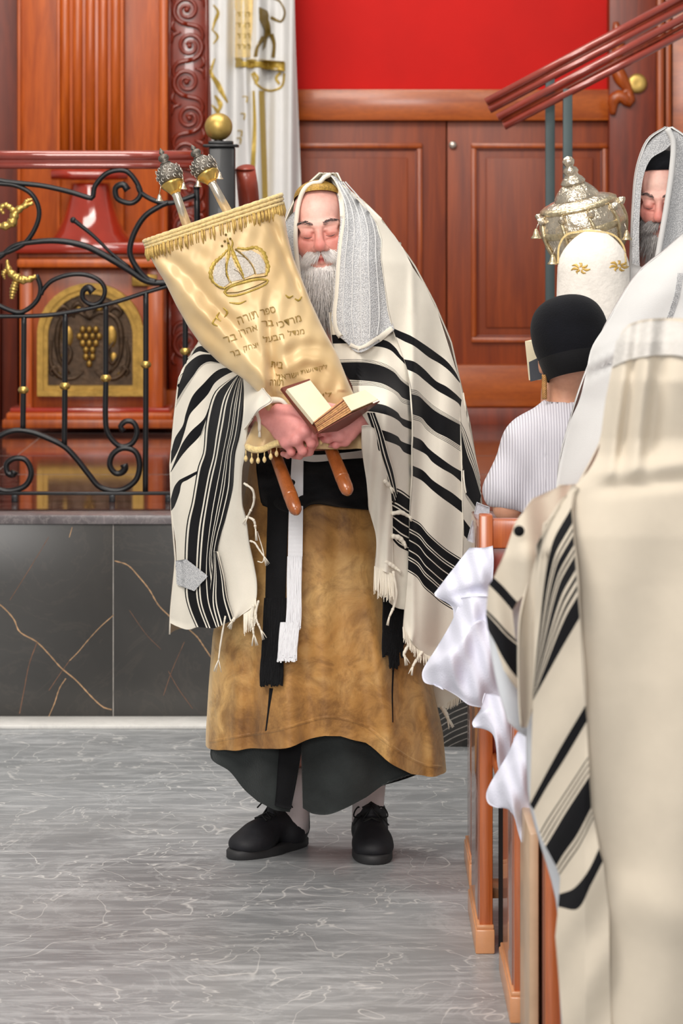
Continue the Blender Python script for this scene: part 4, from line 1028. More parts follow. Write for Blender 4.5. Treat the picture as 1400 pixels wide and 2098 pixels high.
# cuff over the wrist
sheet('shawl_cuff', [[(498, 772, .02), (512, 774, .06), (530, 786, .14)], [(500, 800, .03), (520, 800, .09), (548, 808, .19)], [(500, 826, .03), (520, 822, .10), (556, 820, .21)], [(500, 850, .03), (514, 846, .09), (530, 838, .17)], [(500, 880, .03), (508, 870, .06), (516, 858, .10)]], DB, M['cream'], sh, nu=20, nv=24, fold=lambda x, y: .004*np.sin(x*.3+y*.1))
MB().tube([P(*e) for e in cr([(520, 862, 7.72), (532, 832, 7.64), (548, 822, 7.60), (575, 820, 7.575), (590, 832, 7.57)], 24)], [.006, .009, .010, .007, .004], 8).build('cuff_edge', M['cream'], sh)
# silver corner patch
tg = MB(); pv = [bvh_of(o) for o in sh.children if o.name.startswith(('shawl_shoulder', 'shawl_fold', 'shawl_front', 'shawl_under'))]
def nearest_drop(bvs, px, py, off, Yd=8.0):
    c = [drop(b, px, py, off, 99) for b in bvs]; return min(c, key=lambda v: v.y)
class Multi:
    def __init__(s, b): s.b = b
    def ray_cast(s, o, d):
        best = (None, None, None, None); bd = 1e9
        for b in s.b:
            h = b.ray_cast(o, d)
            if h[0] is not None and h[3] < bd: best = h; bd = h[3]
        return best
mv = Multi(pv)
patch_poly(tg, mv, [(364, 1146), (386, 1145), (429, 1180), (402, 1211), (366, 1198)], .006, step=3)
tg.build('corner_patch', M['atara'], sh)
# inner hanging edge with tassels (image right of the robe)
IR = [[(741, 874, .02), (755, 872, .03), (768, 878, .02)], [(743, 930, .02), (762, 930, .035), (782, 935, .02)], [(751, 985, .02), (772, 985, .035), (797, 980, .02)], [(757, 1045, .02), (780, 1045, .035), (804, 1040, .02)],
      [(770, 1095, .02), (788, 1095, .035), (805, 1090, .02)], [(771, 1130, .02), (788, 1140, .03), (806, 1150, .02)], [(768, 1165, .02), (790, 1172, .03), (806, 1180, .02)]]
sheet('shawl_inner_edge', IR, DB, M['cream'], sh, nu=20, nv=40, fold=lambda x, y: .005*np.sin(x*.25+y*.02))
def fringe(name, edge, ln, n, depth, mat, par, r=.0014, sag=0, knot=None, jit=2.0):
    mb = MB(); e = cr(edge, n)
    for i in range(n):
        x, y = e[i, 0], e[i, 1]; L = ln*(.8+.3*random.random()); j = random.uniform(-jit, jit)
        pts = [(x, y), (x+j*.5, y+L*.4), (x+j, y+L*.75), (x+j*1.3, y+L)]
        Yd = float(depth(np.array(x), np.array(y)))
        mb.tube([P(a, b, Yd-.004*k) for k, (a, b) in enumerate(cr(pts, 6))], [r, r*1.1, r*.5], 5, cap=False)
    o = mb.build(name, mat, par); o['kind'] = 'stuff'; return o
fringe('shawl_fringe', [(768, 1160), (785, 1168), (806, 1176)], 58, 46, lambda x, y: DB(x, y)-.025, M['fringe'], sh)
fringe('shawl_fringe', [(826, 1285), (838, 1305), (860, 1332), (885, 1345), (915, 1335)], 24, 60, lambda x, y: DB(x, y)-.02, M['fringe'], sh)
fringe('shawl_fringe', [(524, 1225), (516, 1246), (500, 1258)], 45, 26, lambda x, y: DB(x, y)-.015, M['fringe'], sh)
def tzitzit(pts, r=.0028, tail=26, nk=3, Yd=None, off=.03):
    mb = MB(); p = cr(pts, len(pts)*6)
    W_ = [P(a, b, (Yd if Yd else float(DB(np.array(a), np.array(b)))-off)) for a, b in p]
    mb.tube(W_, r*np.interp(np.linspace(0, 1, len(W_)), [0, .5, 1], [1, 1.15, .8])*(1+.10*np.sin(np.arange(len(W_))*1.3)), 7)
    for k in range(nk): 
        i = int(len(W_)*(.15+.7*k/max(1, nk-1)))-1; mb.ball(W_[i], min(r*1.35, .0042), n=8, k=6)
    a, b = p[-1]; dx, dy = p[-1]-p[-3]; d = math.hypot(dx, dy)+1e-6
    for k in range(6):
        an = random.uniform(-.45, .45); vx = (dx*math.cos(an)-dy*math.sin(an))/d; vy = (dx*math.sin(an)+dy*math.cos(an))/d
        Yq = W_[-1][1]; mb.tube([P(a+vx*tail*t, b+vy*tail*t+t*t*4, Yq-.002*k) for t in (0, .5, 1)], [r*.7, r*.5, r*.25], 5)
    return mb.build('knotted_tassel', M['fringe'], sh)
tzitzit([(528, 812), (524, 838), (531, 860), (532, 884)], .0045, 8, 0, Yd=7.59)
tzitzit([(500, 990), (518, 1004), (520, 1030), (508, 1058)], tail=16); tzitzit([(505, 1058), (520, 1066), (524, 1084)], tail=20)
tzitzit([(512, 1108), (522, 1112), (530, 1124), (541, 1140)], .0022, 16, 1); tzitzit([(528, 1150), (538, 1152), (541, 1138), (528, 1090)], .0013, 4, 0)
tzitzit([(788, 985), (800, 998)], .0045, 10, 1); tzitzit([(803, 1052), (822, 1050), (838, 1058)], .005, 8, 1); tzitzit([(803, 1098), (818, 1102), (829, 1114)], .006, 6, 1)
tzitzit([(806, 1170), (812, 1215), (808, 1240), (798, 1264)], .0035, 14); tzitzit([(790, 1150), (806, 1160), (814, 1166)], .005, 10, 1)
tzitzit([(838, 1320), (828, 1340), (830, 1346)], .004, 14, 1); tzitzit([(866, 1335), (850, 1358), (846, 1366)], .004, 14, 1); tzitzit([(520, 1238), (516, 1270), (520, 1300)], .003, 20); tzitzit([(530, 1230), (524, 1262), (534, 1290)], .0025, 18)
tzitzit([(462, 1262), (452, 1320), (448, 1352)], .0022, 22, 1); tzitzit([(480, 1268), (476, 1274)], .004, 12, 1)
# rear corner of the shawl beside the robe
back_c = sheet('shawl_rear_corner', [[(876, 1340), (910, 1330), (945, 1320)], [(880, 1400), (912, 1405), (945, 1400)], [(888, 1446), (912, 1452), (940, 1440)]], lambda x, y: 8.16+0*x, M['cream'], sh, nu=16, nv=16)
tzitzit([(890, 1440), (884, 1462), (888, 1472)], .0055, 16, 1, Yd=8.14); tzitzit([(905, 1448), (914, 1462), (918, 1472)], .0055, 18, 1, Yd=8.14); fringe('shawl_fringe', [(918, 1440), (945, 1425)], 16, 16, lambda x, y: 8.15, M['fringe'], sh)
# ---- ochre velvet robe
def ring(name, rows, mat, par, nt=90, nv=60, fold=None, hemfront=None, Yc=8.05, t=0, th0=0, th1=2*PI):
    """closed skirt: rows of (py, left, right, depthradius); hemfront: px->py of the lower edge seen from the front"""
    r = np.array(rows, float); V = []
    ths = np.linspace(th0, th1, nt, endpoint=(th1-th0) < 6.2)
    for i in range(nv):
        e = i/(nv-1)
        for a in ths:
            y1 = r[-1, 0]
            for _ in range(2):
                l, rr = np.interp(y1, r[:, 0], r[:, 1]), np.interp(y1, r[:, 0], r[:, 2])
                x = (l+rr)/2+(rr-l)/2*math.cos(a)
                if hemfront is not None: y1 = np.interp(x, hemfront[0], hemfront[1])
            y = r[0, 0]+(y1-r[0, 0])*e
            l, rr, b = (np.interp(y, r[:, 0], r[:, k]) for k in (1, 2, 3))
            k_ = 1+(fold(a, e, x, y) if fold else 0)
            x = (l+rr)/2+(rr-l)/2*math.cos(a)*(1 if abs(math.cos(a)) > .97 else min(1, k_) if False else 1)
            V.append(((x-CX)/F*Yc, Yc-b*math.sin(a)*k_, EYE-(y-HY)/F*Yc))
    return obj(name, V, grid_faces(nv, nt, (th1-th0) > 6.2), mat, par)
hem = ([415, 422, 495, 573, 621, 665, 699, 748, 791, 840, 874, 913, 920], [1526, 1525, 1512, 1500, 1486, 1474, 1476, 1491, 1525, 1559, 1573, 1577, 1577])
rrows = [(925, 516, 800, .15), (1000, 505, 805, .17), (1100, 480, 820, .19), (1200, 455, 840, .21), (1300, 436, 862, .23), (1400, 428, 886, .245), (1500, 422, 908, .25), (1580, 421, 915, .25)]
def rf(a, e, x, y): return (.07*math.sin(7*a+1.2)*e+.06*math.sin(13*a+e*2)*e+.03*math.sin(23*a-e*3)*e+.03*math.sin(e*9+3*a)*e*(1-e))
robe = ring('velvet_robe', rrows, M['velvet'], man, fold=rf, hemfront=hem, nt=150, nv=90)
rv = bvh_of(robe)
hm = MB(); ribbon(hm, rv, [(430, 1520), (495, 1508), (573, 1495), (621, 1481), (665, 1470), (699, 1472), (748, 1487), (791, 1520), (840, 1554), (874, 1568), (904, 1571)], 7, off=.0006, bulge=.0022); hm.build('robe_hem', M['velvet'], robe)
# two narrow dark side slits of the robe
sl = MB(); ribbon(sl, rv, [(805, 1310), (806, 1360), (804, 1420), (805, 1480)], [3, 4, 3, 2], off=.001); sl.build('robe_slit', M['sash'], robe)
sl = MB(); ribbon(sl, rv, [(556, 1410), (551, 1450), (545, 1498)], [8, 4, 3], off=.001); sl.build('robe_slit', M['sash'], robe)
# ---- black garment below the robe: two front flaps and a back
def LB(px, py): return 8.06-.19*np.sqrt(np.clip(1-((px-665)/262)**2, .0, 1))+.02*np.clip((py-1500)/160, 0, 1)
sheet('dark_skirt_flap', [[(446, 1500, -.02), (500, 1480), (560, 1470), (622, 1465)], [(433, 1528), (500, 1525), (560, 1520), (619, 1520)], [(434, 1556), (490, 1560), (552, 1560), (611, 1580)], [(470, 1580), (510, 1595), (552, 1605), (605, 1615)], [(500, 1617), (530, 1628), (560, 1640), (599, 1645)], [(528, 1642), (548, 1652), (565, 1660), (594, 1664)]],
      LB, M['lining'], man, nu=40, nv=40, fold=lambda x, y: .010*np.sin(x*.06))
sheet('dark_skirt_flap', [[(612, 1460), (680, 1450), (760, 1465), (830, 1510), (870, 1545, -.02)], [(617, 1520), (680, 1520), (760, 1525), (830, 1555), (888, 1576, -.01)], [(619, 1580), (680, 1580), (740, 1580), (800, 1590), (862, 1579)], [(620, 1620), (660, 1625), (710, 1625), (760, 1620), (800, 1600)], [(621, 1656), (641, 1667), (672, 1669), (706, 1657), (750, 1634)]],
      lambda x, y: LB(x, y)-.012, M['lining'], man, nu=50, nv=40, fold=lambda x, y: .012*np.sin(x*.045+1))
sheet('dark_skirt_back', [[(440, 1480), (660, 1480), (900, 1500)], [(450, 1550), (660, 1560), (880, 1575)], [(545, 1640), (600, 1600), (650, 1640)]], lambda x, y: 8.05+.16*np.sqrt(np.clip(1-((x-665)/262)**2, 0, 1)), M['lining'], man, nu=30, nv=20)
sheet('black_sash_tail', [[(575, 1505, .02), (600, 1505, .02), (621, 1500, .02)], [(570, 1560, .02), (595, 1560, .02), (613, 1560, .02)], [(566, 1620, .015), (584, 1622, .02), (603, 1618, .015)], [(563, 1650, .01), (580, 1655, .012), (597, 1658, .01)]], LB, M['sash'], man, nu=10, nv=20)
# stockings
for n_, a, b in (('stocking', (604, 1560, 8.13), (600, 1700, 8.165)), ('stocking', (755, 1540, 8.12), (754, 1700, 8.155))):
    A, B = P(*a), P(*b); MB().tube([tuple(np.array(A)*(1-t)+np.array(B)*t) for t in (0, .35, .7, 1)], [.052, .047, .041, .042], 20).build(n_, M['stocking'], man)
# ---- sash, belt, hanging fringed ends
def RB(px, py): return Y0-np.interp(py, [925, 1000, 1100, 1200, 1300, 1400, 1500], [.15, .17, .19, .21, .23, .245, .25])*np.sqrt(np.clip(1-((px-660)/np.interp(py, [925, 1500], [150, 245]))**2, 0, 1))
sheet('black_sash', [[(530, 918, .03), (600, 925, .03), (680, 922, .03), (758, 915, .03)], [(525, 950, .03), (600, 955, .045), (680, 955, .045), (760, 950, .03)], [(528, 985, .03), (600, 1000, .05), (690, 995, .05), (765, 990, .03)], [(532, 1015, .02), (600, 1050, .04), (650, 1025, .045), (700, 1036, .04), (765, 1045, .02)], [(536, 1035, .0), (600, 1056, .01), (640, 1034, .02), (700, 1040, .01), (766, 1046, 0)]],
      RB, M['sash'], man, nu=60, nv=40, fold=lambda x, y: .007*np.sin(y*.13+x*.03)+.004*np.sin(x*.1-y*.09))
sheet('white_belt', [[(590, 925, .055), (640, 932, .06), (700, 928, .06), (748, 922, .055)], [(590, 937, .055), (640, 946, .06), (700, 941, .06), (748, 938, .055)]], RB, M['white'], man, nu=30, nv=6)
sc_ = sheet('black_scarf_end', [[(545, 955, .03), (565, 958, .035), (586, 955, .03)], [(548, 1040, .03), (568, 1040, .035), (590, 1040, .03)], [(546, 1120, .03), (566, 1120, .035), (588, 1120, .03)], [(543, 1250, .03), (562, 1250, .035), (584, 1250, .03)]], RB, M['sash'], man, nu=16, nv=40)
def strand_sheet(name, x0, x1, y0, yl, n, off, mat, r=.0018, slope=0, wob=2, depth=RB):
    mb = MB()
    for i in range(n):
        x = x0+(x1-x0)*(i+random.random()*.6)/n; L = yl(x) if callable(yl) else yl; L += random.uniform(-8, 8)
        ys = np.linspace(y0, L, 9); ph = random.random()*6
        pts = [(x+slope*(y-y0)+wob*math.sin(y*.05+ph)*(y-y0)/(L-y0), y) for y in ys]
        mb.tube([P(a, b, float(depth(np.array(a), np.array(b)))-off-.004*random.random()) for a, b in pts], r, 5, cap=False)
    o = mb.build(name, mat, man); o['kind'] = 'stuff'; return o
strand_sheet('black_scarf_fringe', 543, 586, 1225, 1400, 90, .03, M['sash'], r=.0022, slope=-.05)
wb_ = sheet('white_sash_end', [[(598, 938, .06), (610, 938, .062), (622, 938, .06)], [(592, 1050, .05), (606, 1050, .052), (621, 1050, .05)], [(590, 1145, .045), (604, 1145, .047), (620, 1145, .045)]], RB, M['fringe_w'], man, nu=10, nv=60, fold=lambda x, y: .0012*np.sin(y*1.1)*(y > 1040))
strand_sheet('white_sash_fringe', 590, 619, 1140, 1285, 46, .046, M['fringe_w'], slope=-.02, wob=1.2)
strand_sheet('white_sash_tassel', 576, 614, 1275, 1350, 80, .048, M['fringe_w'], r=.0022, slope=-.10, wob=2)
strand_sheet('black_tassel', 786, 828, 1200, lambda x: 1330+14*math.sin(x), 90, .02, M['sash'], r=.003)
strand_sheet('black_tassel', 798, 816, 1320, 1365, 24, .02, M['sash'], r=.0025)
# ---- shoes
def shoe(name, toe, heel, ank, wtoe, label=None, man=man):
    """toe, heel, ankle: pixel+distance of ground points"""
    t_ = np.array(P(*toe)); h_ = np.array(P(*heel)); t_[2] = h_[2] = 0
    d = t_-h_; L = np.linalg.norm(d); d /= L; s = np.array([-d[1], d[0], 0]); up = np.array([0, 0, 1.0])
    Q = lambda a, b, c: h_+d*a+s*b+up*c
    pr = [('e', Q(L-.058, 0, .034), (.050*wtoe, .056, .031), 0), ('e', Q(L-.10, 0, .042), (.047*wtoe, .058, .036), .03), ('e', Q(.055, 0, .045), (.042, .055, .05), .03),
          ('c', Q(.06, 0, .055), Q(.055, 0, .098), .040, .041, .03), ('c', Q(.085, 0, .088), Q(L-.10, 0, .050), .032, .034, .03), ('e', Q(.11, 0, .112), (.022, .026, .018), .01), ('c', Q(.02, 0, .05), Q(.02, 0, .085), .024, .024, .02),
          ('-c', Q(.055, 0, .10), Q(.05, 0, .16), .033, .036, .006)]
    f0 = field(pr)
    # trim below welt
    f = lambda p: smax(f0(p), .020-p[..., 2], .003)
    a = np.minimum(t_, h_)-.09; b = np.maximum(t_, h_)+.09; b[2] = .15; a[2] = -.01
    V, Fc = nets(f, a, b, .0035); sh_ = obj(name, V, Fc, M['shoe'], man, label=label)
    n = 40; Vs = []
    for z, k in ((0, .96), (.004, 1.0), (.020, 1.0), (.024, .97), (.024, .5)):
        for j in range(n):
            an = 2*PI*j/n; c = math.cos(an); w = .052 if c > 0 else .043
            ux = L/2+c*(L/2+.004)*1.0; uy = math.sin(an)*w*(1+.10*math.cos(an))*abs(math.sin(an))**-.15 if abs(math.sin(an)) > 1e-3 else 0
            Vs.append(Q(L/2+(ux-L/2)*k*abs(c)**-.12 if abs(c) > 1e-3 else L/2, uy*k*wtoe*.98, z))
    MB().add(Vs, grid_faces(5, n, True)).add([Vs[j] for j in range(n)], [tuple(range(n))[::-1]]).build('sole', M['sole'], sh_)
    bvx = BVHTree.FromPolygons([tuple(v) for v in V], [tuple(int(i) for i in f_) for f_ in Fc])
    def on(a_, b_, o=.002):
        p0 = Vector(Q(a_, b_, .3)); hh = bvx.ray_cast(p0, Vector((0, 0, -1))); return tuple((hh[0] if hh[0] else Vector(Q(a_, b_, .07)))+Vector((0, 0, o)))
    for k in range(5):
        aa = L-.105-k*.016
        for sg in (-1, 1): MB().tube([on(aa, sg*.022), on(aa-.006, 0, .004), on(aa-.014, -sg*.022)], .0028, 6).build('lace', M['lace'], sh_)
    top = np.array(on(L-.175, 0, .006)); s0 = s; s = np.array([1.0, 0, 0]); d = d*.3+np.array([0, -.6, 0])
    for sg in (-1, 1):
        lp = [top, top+s*sg*.016+up*.020+d*.014, top+s*sg*.034+up*.024+d*.026, top+s*sg*.044+up*.004+d*.04, top+s*sg*.022-up*.002+d*.026, top]
        MB().tube(cr(lp, 24), .0022, 6).build('lace_loop', M['lace'], sh_)
        MB().tube(cr([top, top+s*sg*.026+d*.04+up*.004, top+s*sg*.046+d*.06-up*.016], 10), .0020, 6).build('lace_end', M['lace'], sh_)
    return sh_
shoe('shoe', (474, 1757, 8.02), (626, 1720, 8.21), None, 1.0, 'black shoe turned outward')
shoe('shoe', (768, 1772, 7.955), (755, 1715, 8.215), None, 1.02, 'black shoe pointing forward')
# ---------------------------------------------------------------- covered scroll held by the man
tor = thing('covered_scroll', 'tall scroll in champagne satin mantle with embroidered crown, held by the man in the aisle', 'scroll', P(640, 1000, 7.64))
TR = [((298, 494), (575, 400), .086, 7.72), ((306, 522), (582, 436), .086, 7.715), ((318, 545), (590, 485), .085, 7.71), ((339, 579), (601, 528), .083, 7.70), ((361, 625), (621, 577), .080, 7.69),
      ((386, 669), (637, 618), .077, 7.68), ((413, 708), (660, 668), .072, 7.665), ((452, 745), (692, 727), .066, 7.65), ((500, 776), (713, 780), .060, 7.64), ((533, 806), (727, 812), .054, 7.64), ((522, 862), (738, 862), .058, 7.65), ((500, 912), (746, 918), .062, 7.655)]
def mantle(nv=140, nt=240):
    keys = np.array([[a[0], a[1], b[0], b[1], r, y] for a, b, r, y in TR], float)
    d = np.concatenate([[0], np.cumsum(np.hypot(np.diff((keys[:, 0]+keys[:, 2])/2), np.diff((keys[:, 1]+keys[:, 3])/2)))]); t = np.linspace(0, d[-1], nv)
    K = np.stack([np.interp(t, d, keys[:, k]) for k in range(6)], 1)
    for _ in range(3): K[1:-1] = (K[:-2]+2*K[1:-1]+K[2:])/4
    V = []
    for i in range(nv):
        lx, ly, rx, ry, b, Yc = K[i]
        for j in range(nt):
            a = 2*PI*j/nt; c = math.cos(a); s = math.sin(a)
            cc = math.copysign(abs(c)**.8, c); ss = math.copysign(abs(s)**.75, s)
            px = (lx+rx)/2+(rx-lx)/2*cc; py = (ly+ry)/2+(ry-ly)/2*cc
            dd = b*ss
            if s > 0:
                xl = np.interp(py, [520, 620, 700, 780, 830], [556, 540, 546, 552, 560])
                g = np.clip((py-560)/160, 0, 1)*np.clip((900-py)/60, 0, 1)
                dd += (.022*math.exp(-((px-xl)/50)**2)*.5*(1-math.tanh((px-xl)/5.0))-.014*math.exp(-((px-xl-9)/10)**2)+.007*math.exp(-((px-xl-36)/14)**2))*g
                # long soft folds running down the left side
                q1 = (px-345)*.66-(py-560)*.62
                dd += .010*math.exp(-(q1/12)**2)*np.clip((py-500)/60, 0, 1)-.010*math.exp(-((q1-26)/12)**2)*np.clip((py-500)/60, 0, 1)
                # curved sag wrinkles at right
                rr = math.hypot(px-640, (py-790)*1.1); w = np.clip((px-556)/20, 0, 1)*np.clip((rr-20)/30, 0, 1)*math.exp(-((rr-78)/46)**2)*(py < 800)
                dd += .006*math.sin(rr*.115+.6)*w
                q2 = (px-575)*.93-(py-430)*.36
                dd += (.012*math.exp(-((q2+6)/12)**2)-.010*math.exp(-((q2+26)/9)**2))*np.clip((650-py)/60, 0, 1)*np.clip((py-430)/30, 0, 1)
                dd += .0022*math.sin(px*.05+py*.09)*math.sin(px*.13-py*.04)
            if py > 880: dd += .006*math.sin(a*9)*(py-880)/30
            V.append(((px-CX)/F*Yc, Yc-dd, EYE-(py-HY)/F*Yc))
    return np.array(V), nv, nt
V, nv, nt = mantle()
mant = obj('mantle', V, grid_faces(nv, nt, True), M['satin'], tor)
tb = bvh_of(mant)
# flat top of the mantle
top = V[:nt]; cen = top.mean(0); VV = np.vstack([top, top*.5+cen*.5+np.array([0, 0, .006]), cen[None]+np.array([0, 0, .008])])
ff = [(j, (j+1) % nt, nt+(j+1) % nt, nt+j) for j in range(nt)]+[(nt+j, nt+(j+1) % nt, 2*nt) for j in range(nt)]
obj('mantle_top', VV, ff, M['satin'], tor)
# braided band round the top and its bullion fringe
for k, (i, r) in enumerate(((0, .0058), (2, .005), (4, .0045))):
    ring_ = V[i*nt:(i+1)*nt]; c_ = ring_.mean(0); ring_ = c_+(ring_-c_)*1.012
    MB().tube(np.vstack([ring_[::2], ring_[:1]]), r*(1+.12*np.sin(np.arange(nt//2+1)*2.1)), 6, cap=False).build('braid', M['band'], tor)
fr_ = MB(); nb = 0
for j in range(0, nt):
    a = 2*PI*j/nt
    if math.sin(a) < -.25 or j % 3 == 2: continue
    p0 = V[4*nt+j]; nrm = np.array([math.cos(a), -math.sin(a), 0])*.003
    thickk = 1.0+(.9 if j % 4 == 0 else 0); dn = V[17*nt+j]-V[4*nt+j]; dn /= np.linalg.norm(dn)
    dn = dn*.4+np.array([0, 0, -1.0])*.6
    L = .030+.006*(j % 4 == 0)
    fr_.tube([p0+nrm, p0+nrm*1.8+dn*L*.5, p0+nrm*1.2+dn*L], [.0016*thickk, .0022*thickk, .0012], 5)
o = fr_.build('bullion_fringe', M['bullion'], tor); o['kind'] = 'stuff'
# crown embroidery
cr_ = MB()
pan = [[(440, 585), (437, 560), (441, 545), (452, 533), (462, 525), (462, 545), (462, 565), (471, 580), (458, 588)], [(470, 578), (466, 555), (468, 532), (474, 525), (482, 545), (492, 560), (498, 572)], [(500, 570), (496, 552), (484, 522), (480, 512), (497, 524), (512, 535), (520, 552), (521, 562)], [(526, 562), (519, 542), (505, 526), (492, 514), (515, 513), (532, 522), (543, 540), (543, 560)]]
for p_ in pan: patch_poly(cr_, tb, p_, .0018, step=3)
o = cr_.build('crown_filling', M['thread_s'], tor); o['kind'] = 'stuff'
def emb(name, pts, w, mat='thread', off=.0024): m_ = MB(); ribbon(m_, tb, pts, w, off=off, Yd=7.6, bulge=.0012, jag=.28 if name == 'crown_arch' else 0); return m_.build(name, M[mat], tor)
emb('crown_arch', [(466, 512), (456, 524), (440, 538), (432, 556), (434, 572), (448, 586), (462, 591)], [4, 6, 8, 8, 7, 5])
emb('crown_arch', [(486, 508), (505, 510), (524, 507), (540, 518), (546, 535), (550, 550), (545, 565)], [4, 6, 7, 8, 8, 5])
emb('crown_arch', [(470, 508), (468, 530), (464, 552), (468, 568), (474, 580)], [6, 6, 5, 4, 3]); emb('crown_arch', [(474, 508), (482, 528), (490, 545), (498, 562), (500, 572)], [5, 9, 8, 6, 3])
emb('crown_arch', [(482, 510), (494, 520), (506, 532), (518, 548), (522, 560)], [4, 4, 3, 3, 3], 'thread_d')
emb('crown_outline', [(462, 540), (463, 562), (470, 580)], 1.8, 'thread_d'); emb('crown_outline', [(484, 524), (497, 526), (510, 534), (520, 550), (523, 562)], 1.5, 'thread_d')
emb('crown_outline', [(480, 552), (490, 558), (497, 570)], 2, 'thread_d'); emb('crown_outline', [(432, 552), (433, 572), (446, 588), (458, 592)], 2, 'thread_d')
emb('crown_rim', [(459, 600), (470, 588), (500, 578), (530, 572), (549, 574)], [5, 7, 7, 6, 4]); emb('crown_rim', [(459, 598), (468, 606), (490, 604), (520, 594), (545, 582), (550, 574)], [4, 5, 4, 4, 3])
emb('crown_rim', [(464, 600), (490, 598), (520, 588), (546, 576)], 2, 'thread_d'); emb('crown_rim', [(462, 590), (485, 580), (515, 570), (545, 566)], 1.6, 'thread_d')
emb('crown_finial', [(470, 510), (468, 498), (466, 488)], [6, 5, 2]); emb('crown_finial', [(474, 508), (477, 498), (474, 490)], [5, 4, 2])
for q_ in ((463, 481), (472, 489), (461, 494), (468, 498), (455, 504)): MB().ball(drop(tb, q_[0], q_[1], .002), .003).build('bead', M['thread_d'], tor)
for q_ in ([(450, 640), (444, 650), (452, 658)], [(458, 630), (466, 640), (460, 650)], [(442, 652), (436, 662), (446, 668)], [(470, 620), (490, 622), (505, 616)], [(585, 604), (592, 610), (600, 606)], [(604, 612), (612, 616), (618, 608)]):
    emb('sprig_embroidery', q_, [2, 5, 2])
# Hebrew lettering, embroidered and laid on the satin
def text(name, s, px, py, hpx, ang, mat='thread_t', width=None, bv=tb, par=tor, right=True):
    c = bpy.data.curves.new('t', 'FONT'); c.body = s[::-1]; c.size = 1; c.align_x = 'RIGHT'
    o = bpy.data.objects.new('t', c); COL.objects.link(o); bpy.context.view_layer.update()
    dg = bpy.context.evaluated_depsgraph_get(); me = bpy.data.meshes.new_from_object(o.evaluated_get(dg))
    vv = np.array([v.co[:] for v in me.vertices]).reshape(-1, 3); fc = [tuple(p.vertices) for p in me.polygons]
    bpy.data.objects.remove(o); 
    if len(vv) == 0: return
    w = vv[:, 0].max()-vv[:, 0].min(); h = vv[:, 1].max()-vv[:, 1].min(); sy = hpx/h; sx = (width/w) if width else sy
    x0 = vv[:, 0].max(); ca, sa = math.cos(ang), math.sin(ang); W_ = []
    for v in vv:
        dx = (v[0]-x0)*sx; dy = -(v[1]-vv[:, 1].min())*sy
        W_.append(tuple(drop(bv, px+dx*ca+dy*sa*-1, py+dx*sa+dy*ca, .0022, 7.6)))
    bpy.data.meshes.remove(me)
    return obj(name, W_, fc, M[mat], par, smooth=False)
A1 = -.36
text('lettering', 'ספר', 566, 640, 13, -.24, width=32); text('lettering', 'תורה', 530, 650, 15, -.36, width=42)
text('lettering', 'מרדכי', 618, 658, 13, -.30, width=50); text('lettering', 'בר', 562, 667, 12, -.12, width=26); text('lettering', 'אהרן', 530, 680, 15, -.30, width=40); text('lettering', 'בר', 486, 696, 13, -.3, width=26)
text('lettering', 'מנדל', 624, 684, 12, -.14, width=34); text('lettering', 'הבעל', 583, 694, 14, -.20, width=44); text('lettering', 'יצחק', 532, 714, 13, -.30, width=32); text('lettering', 'בר', 494, 726, 11, -.25, width=20)
text('lettering', 'בית', 580, 755, 13, .1, width=26); text('lettering', 'לקדושת', 672, 757, 12, -.22, width=56); text('lettering', 'ישראל', 612, 772, 13, -.15, width=44); text('lettering', 'תורה', 580, 790, 12, 0, width=28); text('lettering', 'לי', 680, 812, 10, -.1, width=18)
# gold droplets fringe at the bottom hem, left and centre
hb_ = bvh_of(mant)
HB = [(505, 915, 7.60), (520, 921, 7.585), (538, 920, 7.575), (556, 912, 7.565), (572, 906, 7.56), (590, 915, 7.60), (640, 905, 7.60), (670, 900, 7.60), (700, 905, 7.60), (738, 912, 7.63)]
MB().tube([P(*e) for e in cr(HB[:5], 20)], .0085, 8, flat=.7).build('hem_band', M['band'], tor)
for x, y, Y in ((504, 922, 7.60), (516, 926, 7.59), (529, 926, 7.58), (542, 924, 7.575), (555, 918, 7.57), (567, 912, 7.57), (645, 893, 7.57), (658, 896, 7.57), (672, 899, 7.575), (684, 902, 7.58)):
    L = 22 if x < 600 else 12
    mb = MB(); mb.tube([P(x, y, Y), P(x, y+L*.6, Y)], .0016, 6); mb.lathe([(.0012, .010), (.0045, .004), (.005, 0), (.003, -.005), (0, -.007)], P(x, y+L*.85, Y), n=10)
    mb.build('drop_tassel', M['band'], tor)
# roller handles
for a, b in (((566, 936, 7.66), (608, 1050, 7.52)), ((672, 905, 7.64), (714, 1010, 7.52))):
    A, B = np.array(P(*a)), np.array(P(*b)); ax = B-A; L = np.linalg.norm(ax)
    MB().lathe([(.0150, 0), (.0160, L*.3), (.0175, L*.70), (.0178, L*.715), (.0168, L*.72), (.0172, L*.73), (.0172, L*.88), (.0150, L*.96), (.0090, L*1.01), (0, L*1.03)], A, ax, 24).build('roller_handle', M['handle'], tor)
    MB().tube([A-ax*.5, A], .015, 16).build('roller_handle', M['handle'], tor)
